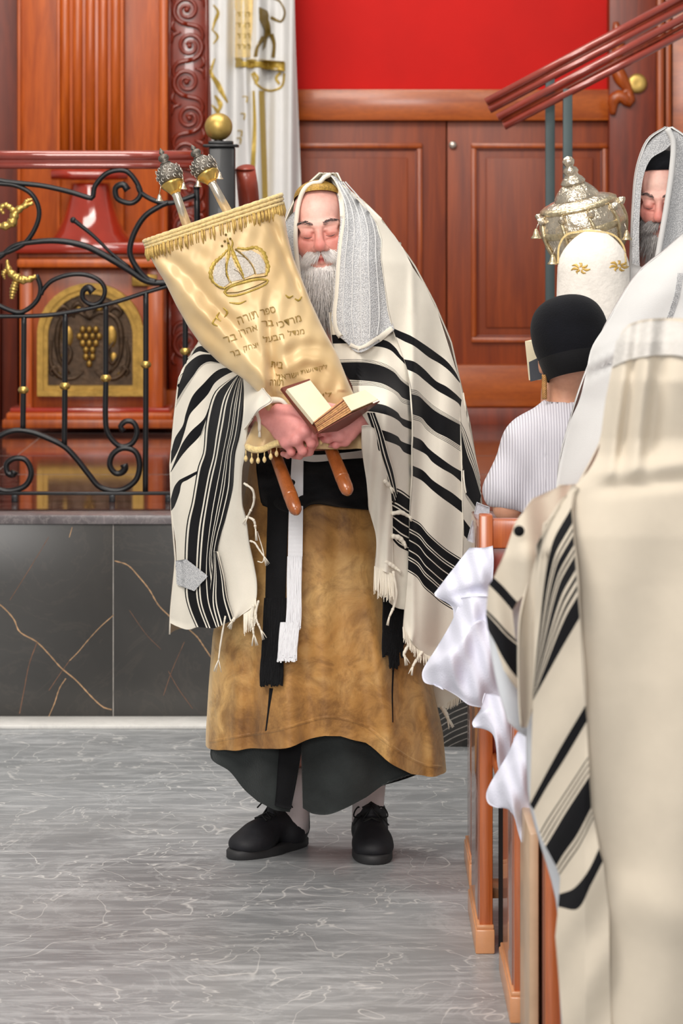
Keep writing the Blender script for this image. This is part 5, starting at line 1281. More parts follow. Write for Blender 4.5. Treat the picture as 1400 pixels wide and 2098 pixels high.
# silver finials
def rimon(a, b, name, label, bells):
    A, B = np.array(P(*a)), np.array(P(*b)); ax = Vector(B-A); L = ax.length; axn = ax.normalized()
    r = thing(name, label, 'finial', tuple(A), 'silver scroll finials')
    MB().lathe([(.0115, -.03), (.0105, L*.30), (.0118, L*.33)], A, ax, 20).build('staff', M['silver_s'], r)
    MB().lathe([(.0118, L*.33), (.016, L*.37), (.026, L*.44), (.030, L*.47), (.028, L*.485)], A, ax, 24).build('cup', M['gold'], r)
    c = A+np.array(axn)*L*.60
    gb = MB().lathe([(.012, L*.47), (.026, L*.50), (.0315, L*.56), (.0325, L*.605), (.031, L*.65), (.026, L*.70), (.016, L*.75), (.010, L*.765)], A, ax, 28).build('globe', M['silver'], r)
    # pierced filigree: raised scrolls on the globe
    q = Vector((0, 0, 1)).rotation_difference(axn).to_matrix(); mb = MB()
    for k in range(11):
        for zz, rr in ((.53, .029), (.60, .0325), (.67, .0295)):
            an = 2*PI*(k+.5*(zz > .55)+.5*(zz > .65))/11; pts = []
            for t in np.linspace(0, 1.6*PI, 9):
                pts.append(np.array(Vector(A)+q @ Vector(((rr+.0012)*math.cos(an+.13*math.cos(t)), (rr+.0012)*math.sin(an+.13*math.cos(t)), L*zz+.0050*math.sin(t)))))
            mb.tube(pts, .0011, 5)
    o = mb.build('filigree', M['silver_f'], gb); o['kind'] = 'stuff'
    MB().lathe([(.010, L*.76), (.014, L*.775), (.009, L*.79), (.0075, L*.80), (.0125, L*.825), (.014, L*.85), (.012, L*.88), (.006, L*.90), (.004, L*.91), (.007, L*.925), (.006, L*.94), (.002, L*.985), (0, L*1.0)], A, ax, 16).build('small_crown', M['silver'], r)
    for (x, y, Y, y0, x0) in bells:
        bl = MB().lathe([(.0095, 0), (.0092, .002), (.006, .006), (.0048, .012), (.003, .017), (0, .018)], P(x, y, Y), n=16).build('bell', M['silver_s'], r)
        MB().tube([P(x, y-17*.9, Y), P(x0, y0, Y)], .0010, 5).build('chain', M['silver_s'], bl)
rimon((377, 444, 7.70), (328, 303, 7.76), 'scroll_finial', 'silver filigree finial with bells, the lower left of the two on the satin mantle', [(327, 412, 7.72, 378, 330), (376, 388, 7.72, 362, 374)])
rimon((456, 414, 7.70), (392, 296, 7.76), 'scroll_finial', 'silver filigree finial with bells, the higher of the two, nearer the black post', [(406, 383, 7.72, 362, 409), (450, 367, 7.72, 342, 444)])
# ---------------------------------------------------------------- open book on his hand
bk = thing('open_book', 'small thick open book with yellowed pages in front of the champagne satin scroll', 'book', P(651, 885, 7.47))
def prism(name, quad, vec, mat, par, n=1, bulge=0):
    q_ = [np.array(P(*p)) for p in quad]; v = np.array(vec); mb = MB()
    m = 10; V = []
    for off in (0, 1):
        for i in range(m):
            t_ = i/(m-1)
            for j in range(m):
                s_ = j/(m-1); a = q_[0]*(1-s_)+q_[1]*s_; b = q_[3]*(1-s_)+q_[2]*s_
                V.append(a*(1-t_)+b*t_+v*off+np.array([0, -bulge*math.sin(s_*PI), 0])*(1-off))
    f = [tuple(r) for r in grid_faces(m, m)]; f2 = [tuple(x+m*m for x in r[::-1]) for r in f]
    rim = list(range(m))+[i*m+m-1 for i in range(1, m)]+[(m-1)*m+j for j in range(m-2, -1, -1)]+[i*m for i in range(m-2, 0, -1)]
    f3 = [(rim[k-1], rim[k], rim[k]+m*m, rim[k-1]+m*m) for k in range(len(rim))]
    mb.add(V, f+f2+f3); return sharp(mb.build(name, mat, par))
prism('left_pages', [(588, 797, 7.50), (636, 779, 7.54), (682, 838, 7.50), (643, 864, 7.46)], (-.004, .012, -.008), M['page'], bk, bulge=.004)
prism('left_cover', [(577, 794, 7.515), (634, 776, 7.555), (684, 842, 7.512), (648, 886, 7.466)], (-.003, .005, -.006), M['cover'], bk)
pa = [(643, 864, 7.452), (702, 817, 7.47), (720, 844, 7.44), (652, 884, 7.43)]
prism('page_block', pa, np.array(P(748, 801, 7.56))-np.array(P(702, 817, 7.47)), M['pedge'], bk)
V0 = [P(645, 862, 7.449), P(702, 815.5, 7.468), P(748, 799.5, 7.558), P(775, 819, 7.53), P(720, 842.5, 7.438)]
prism('right_page', [(702, 815.5, 7.468), (748, 799.5, 7.558), (775, 819, 7.53), (720, 842.5, 7.438)], (0, 0, .0012), M['page'], bk)
prism('right_cover', [(651, 886, 7.428), (720, 846.5, 7.436), (778, 821, 7.54), (700, 880, 7.56)], (0, .0, -.003), M['cover'], bk)
for k in range(6):
    t_ = (k+1)/7; a = np.array(P(643, 864, 7.451))*(1-t_)+np.array(P(652, 884, 7.429))*t_; b = np.array(P(702, 817, 7.469))*(1-t_)+np.array(P(720, 844, 7.439))*t_
    MB().tube([a, b], .0009 if k % 2 else .0014, 5).build('gathering', M['cover'] if k % 3 == 0 else M['pedge'], bk)
# ---------------------------------------------------------------- pews with white cloths
def pew(name, label, X, Y, H, Yback, xr, foot=.03):
    """end panel seen from the aisle: its left face at X, front edge at Y, running back to Yback"""
    p = thing(name, label, 'pew', (X, Y, 0), None)
    bx('end_post', M['pew'], p, X, X+.030, Y, Y+.05, 0, H, bev=.003)
    bx('end_panel', M['pew_side'], p, X-.002, X+.024, Y+.05, Yback, .02, H-.03, bev=.002)
    bx('end_plinth', M['pew_edge'], p, X-.010, X+.034, Y-.012, Yback+.02, .0, .055, bev=.004)
    bx('plinth_cap', M['pew_edge'], p, X-.007, X+.032, Y-.008, Yback+.015, .055, .064, bev=.002)
    bx('top_rail', M['pew'], p, X+.028, xr, Y+.005, Y+.045, H-.075, H-.010, bev=.004)
    bx('back_panel', M['pew_red'], p, X+.028, xr, Y+.015, Y+.030, .42, H-.072, bev=.002)
    bx('seat', M['pew'], p, X+.028, xr, Y-.38, Y+.01, .42, .45, bev=.006)
    bx('kneeling_rail', M['pew_edge'], p, X+.028, xr, Y+.10, Y+.20, .10, .125, bev=.003)
    bx('gap_shade_sheet', M['dark'], p, X+.045, xr, Y+.035, Y+.05, .0, .42, bev=0)  # dark sheet added as the shade in the gap, not a joinery part
    return p
X1 = PX(983, 7.03)
pew('pew', 'wooden pew end in the aisle whose whole post shows from the cloth to the floor', X1, 7.03, .985, 7.42, .85)
pew('pew', 'pew end behind the front-most whole post, a thin strip of its side showing', PX(959, 7.92)+.004, 7.72, .66, 8.0, .37)
pew('pew', 'pew end nearer the camera, standing beside the dark gap at the bottom edge', PX(1054, 6.44), 6.44, .90, 6.85, .95)
pew('pew', 'nearest pew end, pale edged, beside the large cream shawl', PX(1118, 5.85), 5.85, .84, 6.30, .98)
bx('pale_edge', M['pew_pale'], bpy.data.objects['pew.003'], PX(1088, 5.85), PX(1108, 5.85), 5.90, 6.2, 0, .50, bev=.004)
lin_f = lambda px, py: .010*np.sin(px*.08+py*.03)+.006*np.sin(px*.17-py*.05)
CG = 'white cloths over the pew desks'
def whitecloth(rows, Y, label, **kw):
    o = sheet('desk_cloth', rows, lambda x, y: Y+0*x, M['linen'], None, fold=lin_f, **kw)
    v = np.array([w.co[:] for w in o.data.vertices]); c = v.mean(0); c[2] = v[:, 2].min()
    o.data.transform(Matrix.Translation(Vector(-c))); o.location = c
    return tag(o, label, 'cloth', CG)
whitecloth([[(962, 1122, .0), (975, 1122, .02), (993, 1122, .03), (1010, 1118, .03)], [(928, 1166, -.02), (955, 1160, .02), (985, 1155, .045), (1012, 1150, .04)], [(892, 1213, -.05), (930, 1205, .03), (970, 1195, .05), (1010, 1190, .05)], [(889, 1219, -.05), (932, 1222, .03), (972, 1214, .03), (1010, 1210, .05)], [(926, 1243, .0), (948, 1245, .05), (976, 1236, .06), (1010, 1230, .055)], [(930, 1270, .0), (950, 1268, .05), (980, 1256, .06), (1010, 1250, .055)]], 6.98,
           'small white cloth draped highest over the pew top beside the bench post', nu=24, nv=24)
whitecloth([[(945, 1225, .02), (970, 1222, .05), (1000, 1222, .07), (1030, 1222, .07)], [(925, 1275, .0), (960, 1280, .07), (1005, 1280, .08), (1040, 1290, .08)], [(893, 1330, -.04), (935, 1320, .06), (985, 1270, .09), (1050, 1330, .09)], [(866, 1375, -.05), (905, 1352, .07), (970, 1340, .10), (1060, 1390, .10)], [(870, 1398, -.03), (912, 1380, .06), (960, 1420, .09), (1062, 1430, .09)], [(900, 1405, .02), (935, 1425, .06), (966, 1446, .07), (1060, 1455, .08)]], 6.96,
           'white cloth hanging farthest into the aisle, its rolled corner near the velvet robe', nu=50, nv=50)
whitecloth([[(995, 1420, .02), (1020, 1425, .04), (1050, 1440, .04), (1090, 1450, .04)], [(985, 1452, .02), (1010, 1450, .05), (1050, 1470, .05), (1095, 1490, .05)], [(968, 1480, -.02), (1000, 1462, .05), (1040, 1520, .06), (1095, 1530, .05)], [(972, 1490, .0), (1006, 1490, .05), (1035, 1560, .06), (1095, 1575, .05)], [(1000, 1492, .02), (1014, 1510, .04), (1028, 1590, .05), (1095, 1620, .05)]], 6.62,
           'white cloth of the middle pew desk, its rounded lobe against the brown post', nu=40, nv=40)
whitecloth([[(1060, 1500, .02), (1085, 1500, .04), (1105, 1510, .04), (1125, 1520, .04)], [(1040, 1545, .0), (1070, 1545, .05), (1100, 1560, .05), (1135, 1570, .05)], [(998, 1620, -.05), (1035, 1600, .04), (1090, 1620, .06), (1140, 1640, .05)], [(1000, 1645, -.03), (1034, 1620, .04), (1085, 1700, .06), (1145, 1700, .05)], [(1020, 1655, .0), (1045, 1652, .04), (1078, 1740, .05), (1148, 1760, .05)], [(1046, 1654, .02), (1060, 1690, .03), (1082, 1750, .04), (1150, 1830, .04)]], 6.20,
           'lowest white cloth, with a scoop-shaped fold, beside the striped near shawl', nu=44, nv=44)
# ---------------------------------------------------------------- boy
YB = 7.75
boy = thing('person', 'boy seen from behind in a black felt cap and pale ribbed shirt, reading', 'person', (PX(1160, YB), YB, 0))
q = lambda x, y, Y=YB: P(x, y, Y)
V, Fc = nets(field([('e', q(1166, 700), (.082, .092, .105), 0), ('c', q(1160, 740, YB+.01), q(1160, 870, YB+.02), .043, .048, .02), ('c', q(1158, 900, YB+.02), q(1158, 1180, YB), .085, .10, .04),
      ('c', q(1080, 905, YB+.02), q(1245, 905, YB+.02), .05, .05, .04), ('c', q(1075, 905, YB), q(1040, 1040, YB-.02), .040, .034, .02), ('c', q(1040, 1040, YB-.02), q(1125, 850, YB+.20), .032, .022, .015),
      ('c', q(1245, 905, YB), q(1290, 1040, YB), .040, .034, .02), ('c', q(1290, 1040, YB), q(1200, 850, YB+.2), .032, .022, .015),
      ('c', q(1125, 850, YB+.2), q(1128, 800, YB+.20), .022, .024, .015), ('c', q(1120, 1180, YB), q(1110, 1400, YB-.2), .07, .05, .02), ('c', q(1200, 1180, YB), q(1210, 1400, YB-.2), .07, .05, .02), ('c', q(1110, 1400, YB-.2), (q(1110, 1400)[0], YB-.1, .1), .05, .035, .02), ('c', q(1210, 1400, YB-.2), (q(1210, 1400)[0], YB-.1, .1), .05, .035, .02),
      ('e', q(1111, 745, YB+.01), (.010, .018, .028), .006)]), (PX(990, YB), YB-.35, .02), (PX(1330, YB), YB+.32, PZ(590, YB)), .0062)
c = np.repeat(np.array([lin((206, 152, 124))]), len(V), 0)
obj('body', V, Fc, M['skin'], boy, col=c)
# cap: crown and band
def capmesh():
    V = []; nr, nc = 22, 56; C = np.array(P(1168, 686, YB)); Rm = np.array(Matrix.Rotation(-.16, 3, 'Y') @ Matrix.Rotation(-.22, 3, 'X'))
    prof = [(.074, -.104), (.079, -.085), (.086, -.058), (.0935, -.03), (.096, 0), (.095, .025), (.089, .048), (.078, .068), (.060, .084), (.038, .094), (.014, .098), (.001, .098)]
    pr = cr(prof, 34)
    for r, h in pr:
        for j in range(nc):
            a = 2*PI*j/nc; V.append(C+Rm @ np.array((r*math.cos(a), r*1.10*math.sin(a), h)))
    return V, len(pr), nc
V, a_, b_ = capmesh(); cp = obj('felt_cap', V, grid_faces(a_, b_, True), M['blackfelt'], boy)
C = np.array(P(1168, 686, YB)); Rm = np.array(Matrix.Rotation(-.16, 3, 'Y') @ Matrix.Rotation(-.22, 3, 'X')); Vb = []
for r, h in ((.073, -.107), (.0755, -.106), (.083, -.078), (.0882, -.055), (.087, -.053)):
    for j in range(56): a = 2*PI*j/56; Vb.append(C+Rm @ np.array((r*math.cos(a), r*1.10*math.sin(a), h)))
obj('cap_band', Vb, grid_faces(5, 56, True), M['sash'], cp)
# sidelock and neck hair
mb = MB()
for k in range(7):
    ph = k*.9; mb.tube([P(1116+4*math.sin(i*.55+ph), 768+i*2.6, YB-.03+.006*math.cos(i*.55+ph)) for i in range(20)], .0022, 5)
o = mb.build('sidelock', M['hair_b'], boy); o['kind'] = 'stuff'
# shirt, ribbed, as a closed garment with sleeves
def ribmat():
    m, nt, b = new_mat('ribbed_shirt'); v = coords(nt)
    w = nd(nt, 'ShaderNodeTexWave'); w.wave_type = 'BANDS'; w.bands_direction = 'X'; w.inputs['Scale'].default_value = 46; w.inputs['Distortion'].default_value = .4
    nt.links.new(v, w.inputs['Vector']); nt.links.new(ramp(nt, w.outputs['Fac'], [(.2, lin((192, 189, 199))), (.6, lin((222, 220, 228)))]), b.inputs['Base Color'])
    b.inputs['Roughness'].default_value = .85; bump(nt, b, w.outputs['Fac'], .003, .6); return m
M['rib'] = ribmat()
V, Fc = nets(field([('c', q(1158, 905, YB+.02), q(1160, 1150, YB), .110, .125, .0), ('c', q(1085, 908, YB+.01), q(1240, 908, YB+.01), .064, .064, .05), ('c', q(1160, 850, YB+.02), q(1160, 870, YB+.02), .056, .08, .03),
      ('c', q(1080, 912, YB), q(1040, 1005, YB-.01), .056, .062, .03), ('c', q(1240, 912, YB), q(1290, 1030, YB), .056, .060, .03), ('-c', q(1160, 740, YB+.01), q(1160, 838, YB+.02), .046, .050, .004), ('-e', q(1020, 1092, YB-.02), (.10, .13, .065), .006)]),
      (PX(960, YB), YB-.22, .55), (PX(1350, YB), YB+.22, PZ(815, YB)), .007)
V = V+np.stack([0*V[:, 0], .004*np.sin(V[:, 0]*60+V[:, 2]*38)*(V[:, 0] < .50), 0*V[:, 0]], 1)
obj('shirt', V, Fc, M['rib'], boy)
tc = np.linspace(0, 2*PI, 40)
MB().tube([np.array(P(1160, 838, YB+.02))+np.array((.053*math.cos(a), .055*math.sin(a), .004*math.cos(a))) for a in tc], .006, 8, cap=False).build('collar', M['rib'], boy)
bb = thing('prayer_book', 'small book with white pages and dark cover raised in front of the boy', 'book', P(1090, 780, YB+.2))
prism('pages', [(1076, 699, YB+.20), (1095, 695, YB+.24), (1100, 764, YB+.24), (1084, 779, YB+.20)], (.03, .01, .0), M['page'], bb)
prism('cover', [(1084, 742, YB+.17), (1110, 730, YB+.17), (1112, 776, YB+.17), (1087, 782, YB+.17)], (.01, .012, .004), M['cover_d'], bb)
gk = sheet('grey_garment', [[(978, 1030), (992, 1036), (1004, 1040)], [(968, 1070), (985, 1072), (1002, 1072)], [(958, 1108), (980, 1116), (1000, 1118)]], lambda x, y: 7.35+0*x, M['grey_knit'], None, nu=12, nv=14, t=.02)
tag(gk, 'bit of grey knitted garment between the striped shawl and the pew post', 'garment')
# ---------------------------------------------------------------- second scroll with its silver crown
YC = 8.35
s2 = thing('covered_scroll', 'white brocade covered scroll under a large silver crown behind the boy', 'scroll', P(1210, 620, YC))
V = []; nr, nc = 40, 64
for i in range(nr):
    t_ = i/(nr-1); py = 470+t_*330; w = 72*math.sin(min(1, t_*4.0+.03)*PI/2)**.6 + 6*t_; cx = 1214-4*t_
    for j in range(nc):
        a = 2*PI*j/nc; V.append(((cx+w*math.cos(a)-CX)/F*YC, YC-.055-.085*(w/78)*math.sin(a), PZ(py, YC)))
m2 = obj('mantle', V, grid_faces(nr, nc, True), M['brocade'], s2); mbv = bvh_of(m2)
e_ = MB(); ribbon(e_, mbv, [(1144, 540), (1146, 505), (1160, 482), (1190, 474), (1225, 474), (1258, 482), (1278, 505), (1284, 545)], 4, off=.002, Yd=8.3); e_.build('gold_piping', M['band'], m2)
for cx, cy in ((1190, 550), (1268, 545)):
    for k in range(7):
        an = k*.9; e_ = MB(); ribbon(e_, mbv, [(cx+4*math.cos(an), cy+3*math.sin(an)), (cx+14*math.cos(an+.4), cy+9*math.sin(an+.4)), (cx+20*math.cos(an+.1), cy+11*math.sin(an+.1))], [3, 6, 2], off=.003, Yd=8.3); e_.build('gold_petal', M['oldgold_l'], m2)
cw = thing('torah_crown', 'large hammered silver crown with bells, tilted on the white covered scroll', 'crown', P(1200, 520, YC))
ax = (-.24, -.14, 1); O = P(1197, 470, YC+.09)
cbody = MB().lathe([(.060, -.100), (.085, -.078), (.104, -.045), (.114, -.010), (.116, .020), (.111, .048), (.099, .070), (.080, .084), (.056, .090)], O, ax, 48).build('crown_bowl', M['silver_c'], cw)
MB().lathe([(.113, -.002), (.118, .003), (.1195, .010), (.118, .017), (.113, .022)], O, ax, 48).build('crown_band', M['silver_g'], cbody)
MB().lathe([(.100, .062), (.106, .066), (.106, .072), (.096, .078)], O, ax, 48).build('upper_band', M['silver_g'], cbody)
MB().lathe([(.064, .082), (.060, .096), (.050, .110), (.038, .122), (.028, .130)], O, ax, 32).build('dome', M['silver_c'], cw)
MB().lathe([(.032, .126), (.034, .134), (.027, .144), (.020, .150), (.018, .156), (.022, .162), (.018, .171), (.010, .176), (.015, .183), (.017, .192), (.011, .201), (0, .205)], O, ax, 24).build('top_finial', M['silver_c'], cw)
qr = Vector((0, 0, 1)).rotation_difference(Vector(ax).normalized()).to_matrix()
for k in range(9):
    an = 2*PI*k/9; w3 = lambda r, h, d=0: Vector(O)+qr @ Vector((r*math.cos(an+d), r*math.sin(an+d), h))
    MB().tube(cr([w3(.086, -.080), w3(.106, -.045, .05), w3(.116, -.010), w3(.1175, .020), w3(.112, .048, -.05), w3(.098, .072)], 20), [.003, .0055, .004, .006, .004, .003], 8).build('crown_rib', M['silver_g'], cbody)
    MB().lathe([(0, -.012), (.010, -.004), (.012, .004), (.006, .014), (0, .018)], w3(.112, .052), w3(1, 0)-Vector(O)+Vector((0, 0, .6)), 10).build('boss', M['silver_c'], cbody)
for (x, y) in ((1099, 489), (1133, 542), (1285, 492)):
    b_ = MB().lathe([(.0145, 0), (.014, .003), (.009, .009), (.007, .018), (.004, .025), (0, .027)], P(x, y, YC-.05), n=16).build('bell', M['silver_g'], cw)
    MB().tube([P(x, y-20, YC-.05), P(x+(6 if x < 1200 else -5), y-34, YC-.05)], .0014, 5).build('chain', M['silver_s'], b_)
def legs(par, X, Y, top, face, dx=.11):
    """trousers and shoes under a long shawl; face = +1 looks at the camera, -1 looks away"""
    for sg in (-1, 1):
        MB().tube([(X+sg*dx*.8, Y, top), (X+sg*dx, Y, .45), (X+sg*dx, Y, .06)], [.095, .075, .062], 18).build('trouser_leg', M['trouser'], par)
        x = X+sg*dx; yh = Y+.06*face; yt = Y-.20*face
        shoe('shoe', (x/yt*F+CX, 0, yt), (x/yh*F+CX, 0, yh), None, 1.0, man=par)
# ---------------------------------------------------------------- man at far right facing us
YR = 8.5
rm = thing('person', 'grey-bearded man in a hooded white shawl with bowed face at right edge', 'person', (PX(1350, YR), YR, POD*0))
H2 = Head(P(1364, 404, YR), yaw=-.30, pitch=.22, roll=-.04, sc=.98)
hb2 = H2.mesh(thin=.9)
bp = [('c', P(1380, 900, YR+.15), P(1380, 620, YR+.12), .13, .15, .05), ('c', P(1250, 620, YR+.12), P(1480, 620, YR+.12), .07, .07, .05), ('c', P(1370, 620, YR+.1), P(1350, 500, YR+.06), .07, .055, .03), ('c', (P(1380, 900, YR)[0]-.1, YR+.15, .95), (P(1380, 900, YR)[0]-.11, YR+.15, .1), .07, .035, .05), ('c', (P(1380, 900, YR)[0]+.1, YR+.15, .95), (P(1380, 900, YR)[0]+.11, YR+.15, .1), .07, .035, .05),
      ('c', P(1250, 630, YR+.10), P(1230, 800, YR), .05, .042, .03), ('c', P(1230, 800, YR), P(1225, 780, YR-.02), .04, .035, .02)]
V, Fc, C = merge([bodymesh(bp, .014), hb2]); obj('body', V, Fc, M['skin'], rm, col=C)
beard(H2, rm, M['hair_g'], M['hair_g'], L=.07, n=1600, w=.052); brows(H2, rm, M['hair_d'])
cap(H2, 'skullcap', M['blackfelt'], rm, z0=.086, tilt=.25, k=.90)
hs = bpy.data.objects.new('hooded_shawl', None); COL.objects.link(hs); hs.parent = rm
# hood: arcs from the left front edge over the back to the right front edge
def hood(name, rows, mat, par, nt=40, wav=.004):
    """rows: (py, left px, right px, front distance, depth)"""
    V = []; r = np.array(rows, float); rr = np.stack([cr(r[:, [0, k]], 60)[:, 1] if k else cr(r[:, [0, 1]], 60)[:, 0] for k in range(5)], 1)
    for y, l, rt, yf, d in rr:
        for j in range(nt):
            a = PI*j/(nt-1); Yd = yf+d*math.sin(a)+wav*math.sin(a*8+y*.02); x = (l+rt)/2-(rt-l)/2*math.cos(a)
            V.append(((x-CX)/F*yf, Yd, EYE-(y-HY)/F*yf))
    V = np.array(V); Fc = grid_faces(60, nt); V, Fq, m = thick(V, Fc, np.zeros(len(Fc), int), .005, 60, nt)
    return obj(name, V, Fq, mat, par)
hood('hood_back', [(262, 1366, 1376, YR-.04, .06), (283, 1334, 1402, YR-.05, .12), (312, 1318, 1424, YR-.06, .17), (356, 1306, 1436, YR-.07, .2), (419, 1300, 1444, YR-.08, .2), (481, 1296, 1452, YR-.08, .2), (563, 1292, 1470, YR-.06, .2), (620, 1280, 1490, YR-.04, .2), (760, 1230, 1520, YR, .2)], M['white'], hs)
flat = lambda Y: (lambda x, y: Y+0*x)
sheet('hood_edge', [[(1368, 263), (1376, 270), (1384, 284)], [(1338, 285), (1348, 293), (1366, 305)], [(1318, 314), (1322, 322), (1334, 326)], [(1306, 356), (1309, 362), (1318, 366)], [(1300, 419), (1305, 424), (1312, 428)], [(1296, 481), (1302, 486), (1310, 490)], [(1295, 560), (1302, 562), (1312, 564)]], flat(YR-.10), M['atara'], hs, nu=12, nv=50, t=.01)
sheet('hood_collar', [[(1370, 264), (1390, 272), (1420, 300)], [(1380, 300), (1400, 310), (1440, 330)], [(1375, 360), (1400, 365), (1446, 370)], [(1366, 420), (1395, 425), (1450, 430)], [(1352, 500), (1390, 505), (1455, 510)], [(1345, 545), (1390, 550), (1460, 560)]], lambda x, y: YR-.13+.0006*(x-1350), M['atara'], hs, nu=26, nv=50, fold=lambda x, y: .004*np.sin(x*.14))
MB().tube([P(*e, YR-.14) for e in cr([(1368, 263), (1380, 290), (1377, 350), (1367, 420), (1353, 500), (1344, 548)], 40)], .008, 8, flat=1.2).build('hood_border', M['white'], hs)
sheet('shawl_front', [[(1294, 540), (1325, 550), (1360, 560), (1420, 560)], [(1285, 620), (1325, 625), (1360, 625), (1440, 625)], [(1240, 760), (1300, 760), (1380, 760), (1470, 760)], [(1230, 900), (1300, 900), (1380, 900), (1480, 900)]], lambda x, y: YR-.06-.08*np.sqrt(np.clip(1-((x-1350)/150)**2, 0, 1)), M['white'], hs, nu=30, nv=30)
# ---------------------------------------------------------------- man in white, seen from behind, between
YM = 7.28
mm = thing('person', 'man in a plain white shawl seen from behind, only shoulder and arm in frame', 'person', (PX(1400, YM), YM, 0))
q = lambda x, y, Y=YM: P(x, y, Y)
bp = [('c', q(1460, 950), q(1460, 640), .12, .13, .05), ('c', q(1340, 660), q(1570, 650), .07, .07, .05), ('c', q(1450, 640), q(1505, 420), .07, .055, .03), ('e', q(1510, 380, YM+.02), (.08, .1, .12), .03),
      ('c', q(1325, 680), q(1275, 850), .045, .038, .03), ('c', q(1275, 850), q(1265, 760, YM+.22), .04, .03, .02), ('c', (q(1460, 950)[0]-.08, YM, .95), (q(1460, 950)[0]-.1, YM, .1), .07, .035, .05), ('c', (q(1460, 950)[0]+.08, YM, .95), (q(1460, 950)[0]+.1, YM, .1), .07, .035, .05)]
V, Fc, C = merge([bodymesh(bp, .014)]); obj('body', V, Fc, M['skin'], mm, col=C)
Lm = ([478, 513, 560, 592, 623, 661, 711, 764, 818, 862, 906, 953, 995, 1300, 1700], [1402, 1362, 1306, 1284, 1262, 1243, 1211, 1199, 1186, 1167, 1155, 1145, 1138, 1130, 1135])
def DM(px, py):
    L = np.interp(py, *Lm); c = 1440; a = (c-L)*1.02
    return YM+.03-.21*np.sqrt(np.clip(1-((px-c)/a)**2, 0, 1))*np.interp(py, [470, 600, 800], [.55, .85, 1])
ms = bpy.data.objects.new('white_shawl', None); COL.objects.link(ms); ms.parent = mm
rows = [[(np.interp(y, *Lm)+2, y), (np.interp(y, *Lm)*.66+1440*.34, y), (np.interp(y, *Lm)*.33+1440*.67, y), (1440, y), (1440*.67+(2880-np.interp(y, *Lm))*.33, y), (1440*.34+(2880-np.interp(y, *Lm))*.66, y), (2880-np.interp(y, *Lm)-2, y)] for y in (480, 513, 560, 610, 661, 711, 764, 818, 862, 906, 953, 1000, 1200, 1500)]
wsh = sheet('shawl_back', rows, DM, M['white'], ms, nu=90, nv=90, fold=lambda x, y: .012*np.sin((x-1200)*.035+(y-500)*.03)+.012*np.exp(-(((y-735)+.45*(x-1240))/9)**2)*(x < 1300)-.014*np.exp(-(((y-752)+.45*(x-1240))/8)**2)*(x < 1300))
sheet('shawl_far_side', [[(np.interp(y, *Lm)+2, y), (1330 if y > 560 else 1420, y), (1440, y), (1560 if y > 560 else 1462, y), (2880-np.interp(y, *Lm)-2, y)] for y in (480, 513, 560, 661, 764, 862, 953, 1200, 1500)], lambda x, y: YM+.03+.22*np.sqrt(np.clip(1-((x-1440)/(1442-np.interp(y, *Lm)))**2, 0, 1)), M['white'], ms, nu=24, nv=40)
hood('hood', [(255, 1500, 1520, YM-.02, .05), (275, 1462, 1558, YM-.06, .14), (330, 1432, 1588, YM-.09, .2), (400, 1424, 1596, YM-.10, .2), (470, 1415, 1606, YM-.08, .2), (520, 1400, 1620, YM-.06, .2)], M['white'], ms)
hood('hood_rear', [(255, 1500, 1520, YM-.02, -.03), (275, 1462, 1558, YM-.06, -.07), (330, 1432, 1588, YM-.09, -.08), (400, 1424, 1596, YM-.10, -.07), (470, 1415, 1606, YM-.08, -.06), (520, 1400, 1620, YM-.06, -.05)], M['white'], ms)
wb2 = bvh_of(wsh)
for k in range(4):
    e_ = MB(); ribbon(e_, wb2, [(1392+3*k-2, 560), (1384+3*k, 600), (1372+3*k, 640), (1366+3*k, 655)], 2.2, off=.002, Yd=7); e_.build('embroidery_line', M['atara'], ms)
# ---------------------------------------------------------------- nearest man, cream shawl, from behind
YN = 5.05
nm = thing('person', 'nearest man, seen from behind, in a large hooded cream shawl with black stripes', 'person', (PX(1400, YN), YN, 0))
q = lambda x, y, Y=YN: P(x, y, Y)
bp = [('e', q(1395, 820, YN+.05), (.085, .10, .12), 0), ('c', q(1400, 900, YN+.04), q(1405, 1000, YN+.03), .06, .07, .03), ('c', q(1290, 1125, YN+.06), q(1530, 1125, YN+.06), .048, .048, .05), ('c', q(1410, 1080, YN+.03), q(1410, 1500, YN+.03), .15, .14, .05), ('c', (q(1410, 1500)[0]-.08, YN+.03, .8), (q(1410, 1500)[0]-.1, YN+.03, .12), .08, .035, .05), ('c', (q(1410, 1500)[0]+.08, YN+.03, .8), (q(1410, 1500)[0]+.1, YN+.03, .12), .08, .035, .05),
      ('c', q(1285, 1135, YN+.06), q(1190, 1310, YN+.09), .040, .036, .03), ('c', q(1190, 1310, YN+.09), q(1130, 1380, YN+.30), .034, .03, .02)]
V, Fc, C = merge([bodymesh(bp, .014)]); obj('body', V, Fc, M['skin'], nm, col=C)
ns = bpy.data.objects.new('prayer_shawl', None); COL.objects.link(ns); ns.parent = nm
Ln = ([650, 660, 686, 717, 749, 780, 827, 874, 922, 947, 978, 991, 1010, 1042, 1100, 1200, 1270, 1386, 1447, 1543, 1600, 1668, 1739, 1793, 1830, 1936, 2007, 2100, 2400], [1305, 1296, 1275, 1262, 1256, 1249, 1240, 1234, 1227, 1218, 1196, 1180, 1172, 1168, 1171, 1180, 1184, 1195, 1198, 1204, 1204, 1211, 1225, 1232, 1243, 1239, 1228, 1215, 1200])
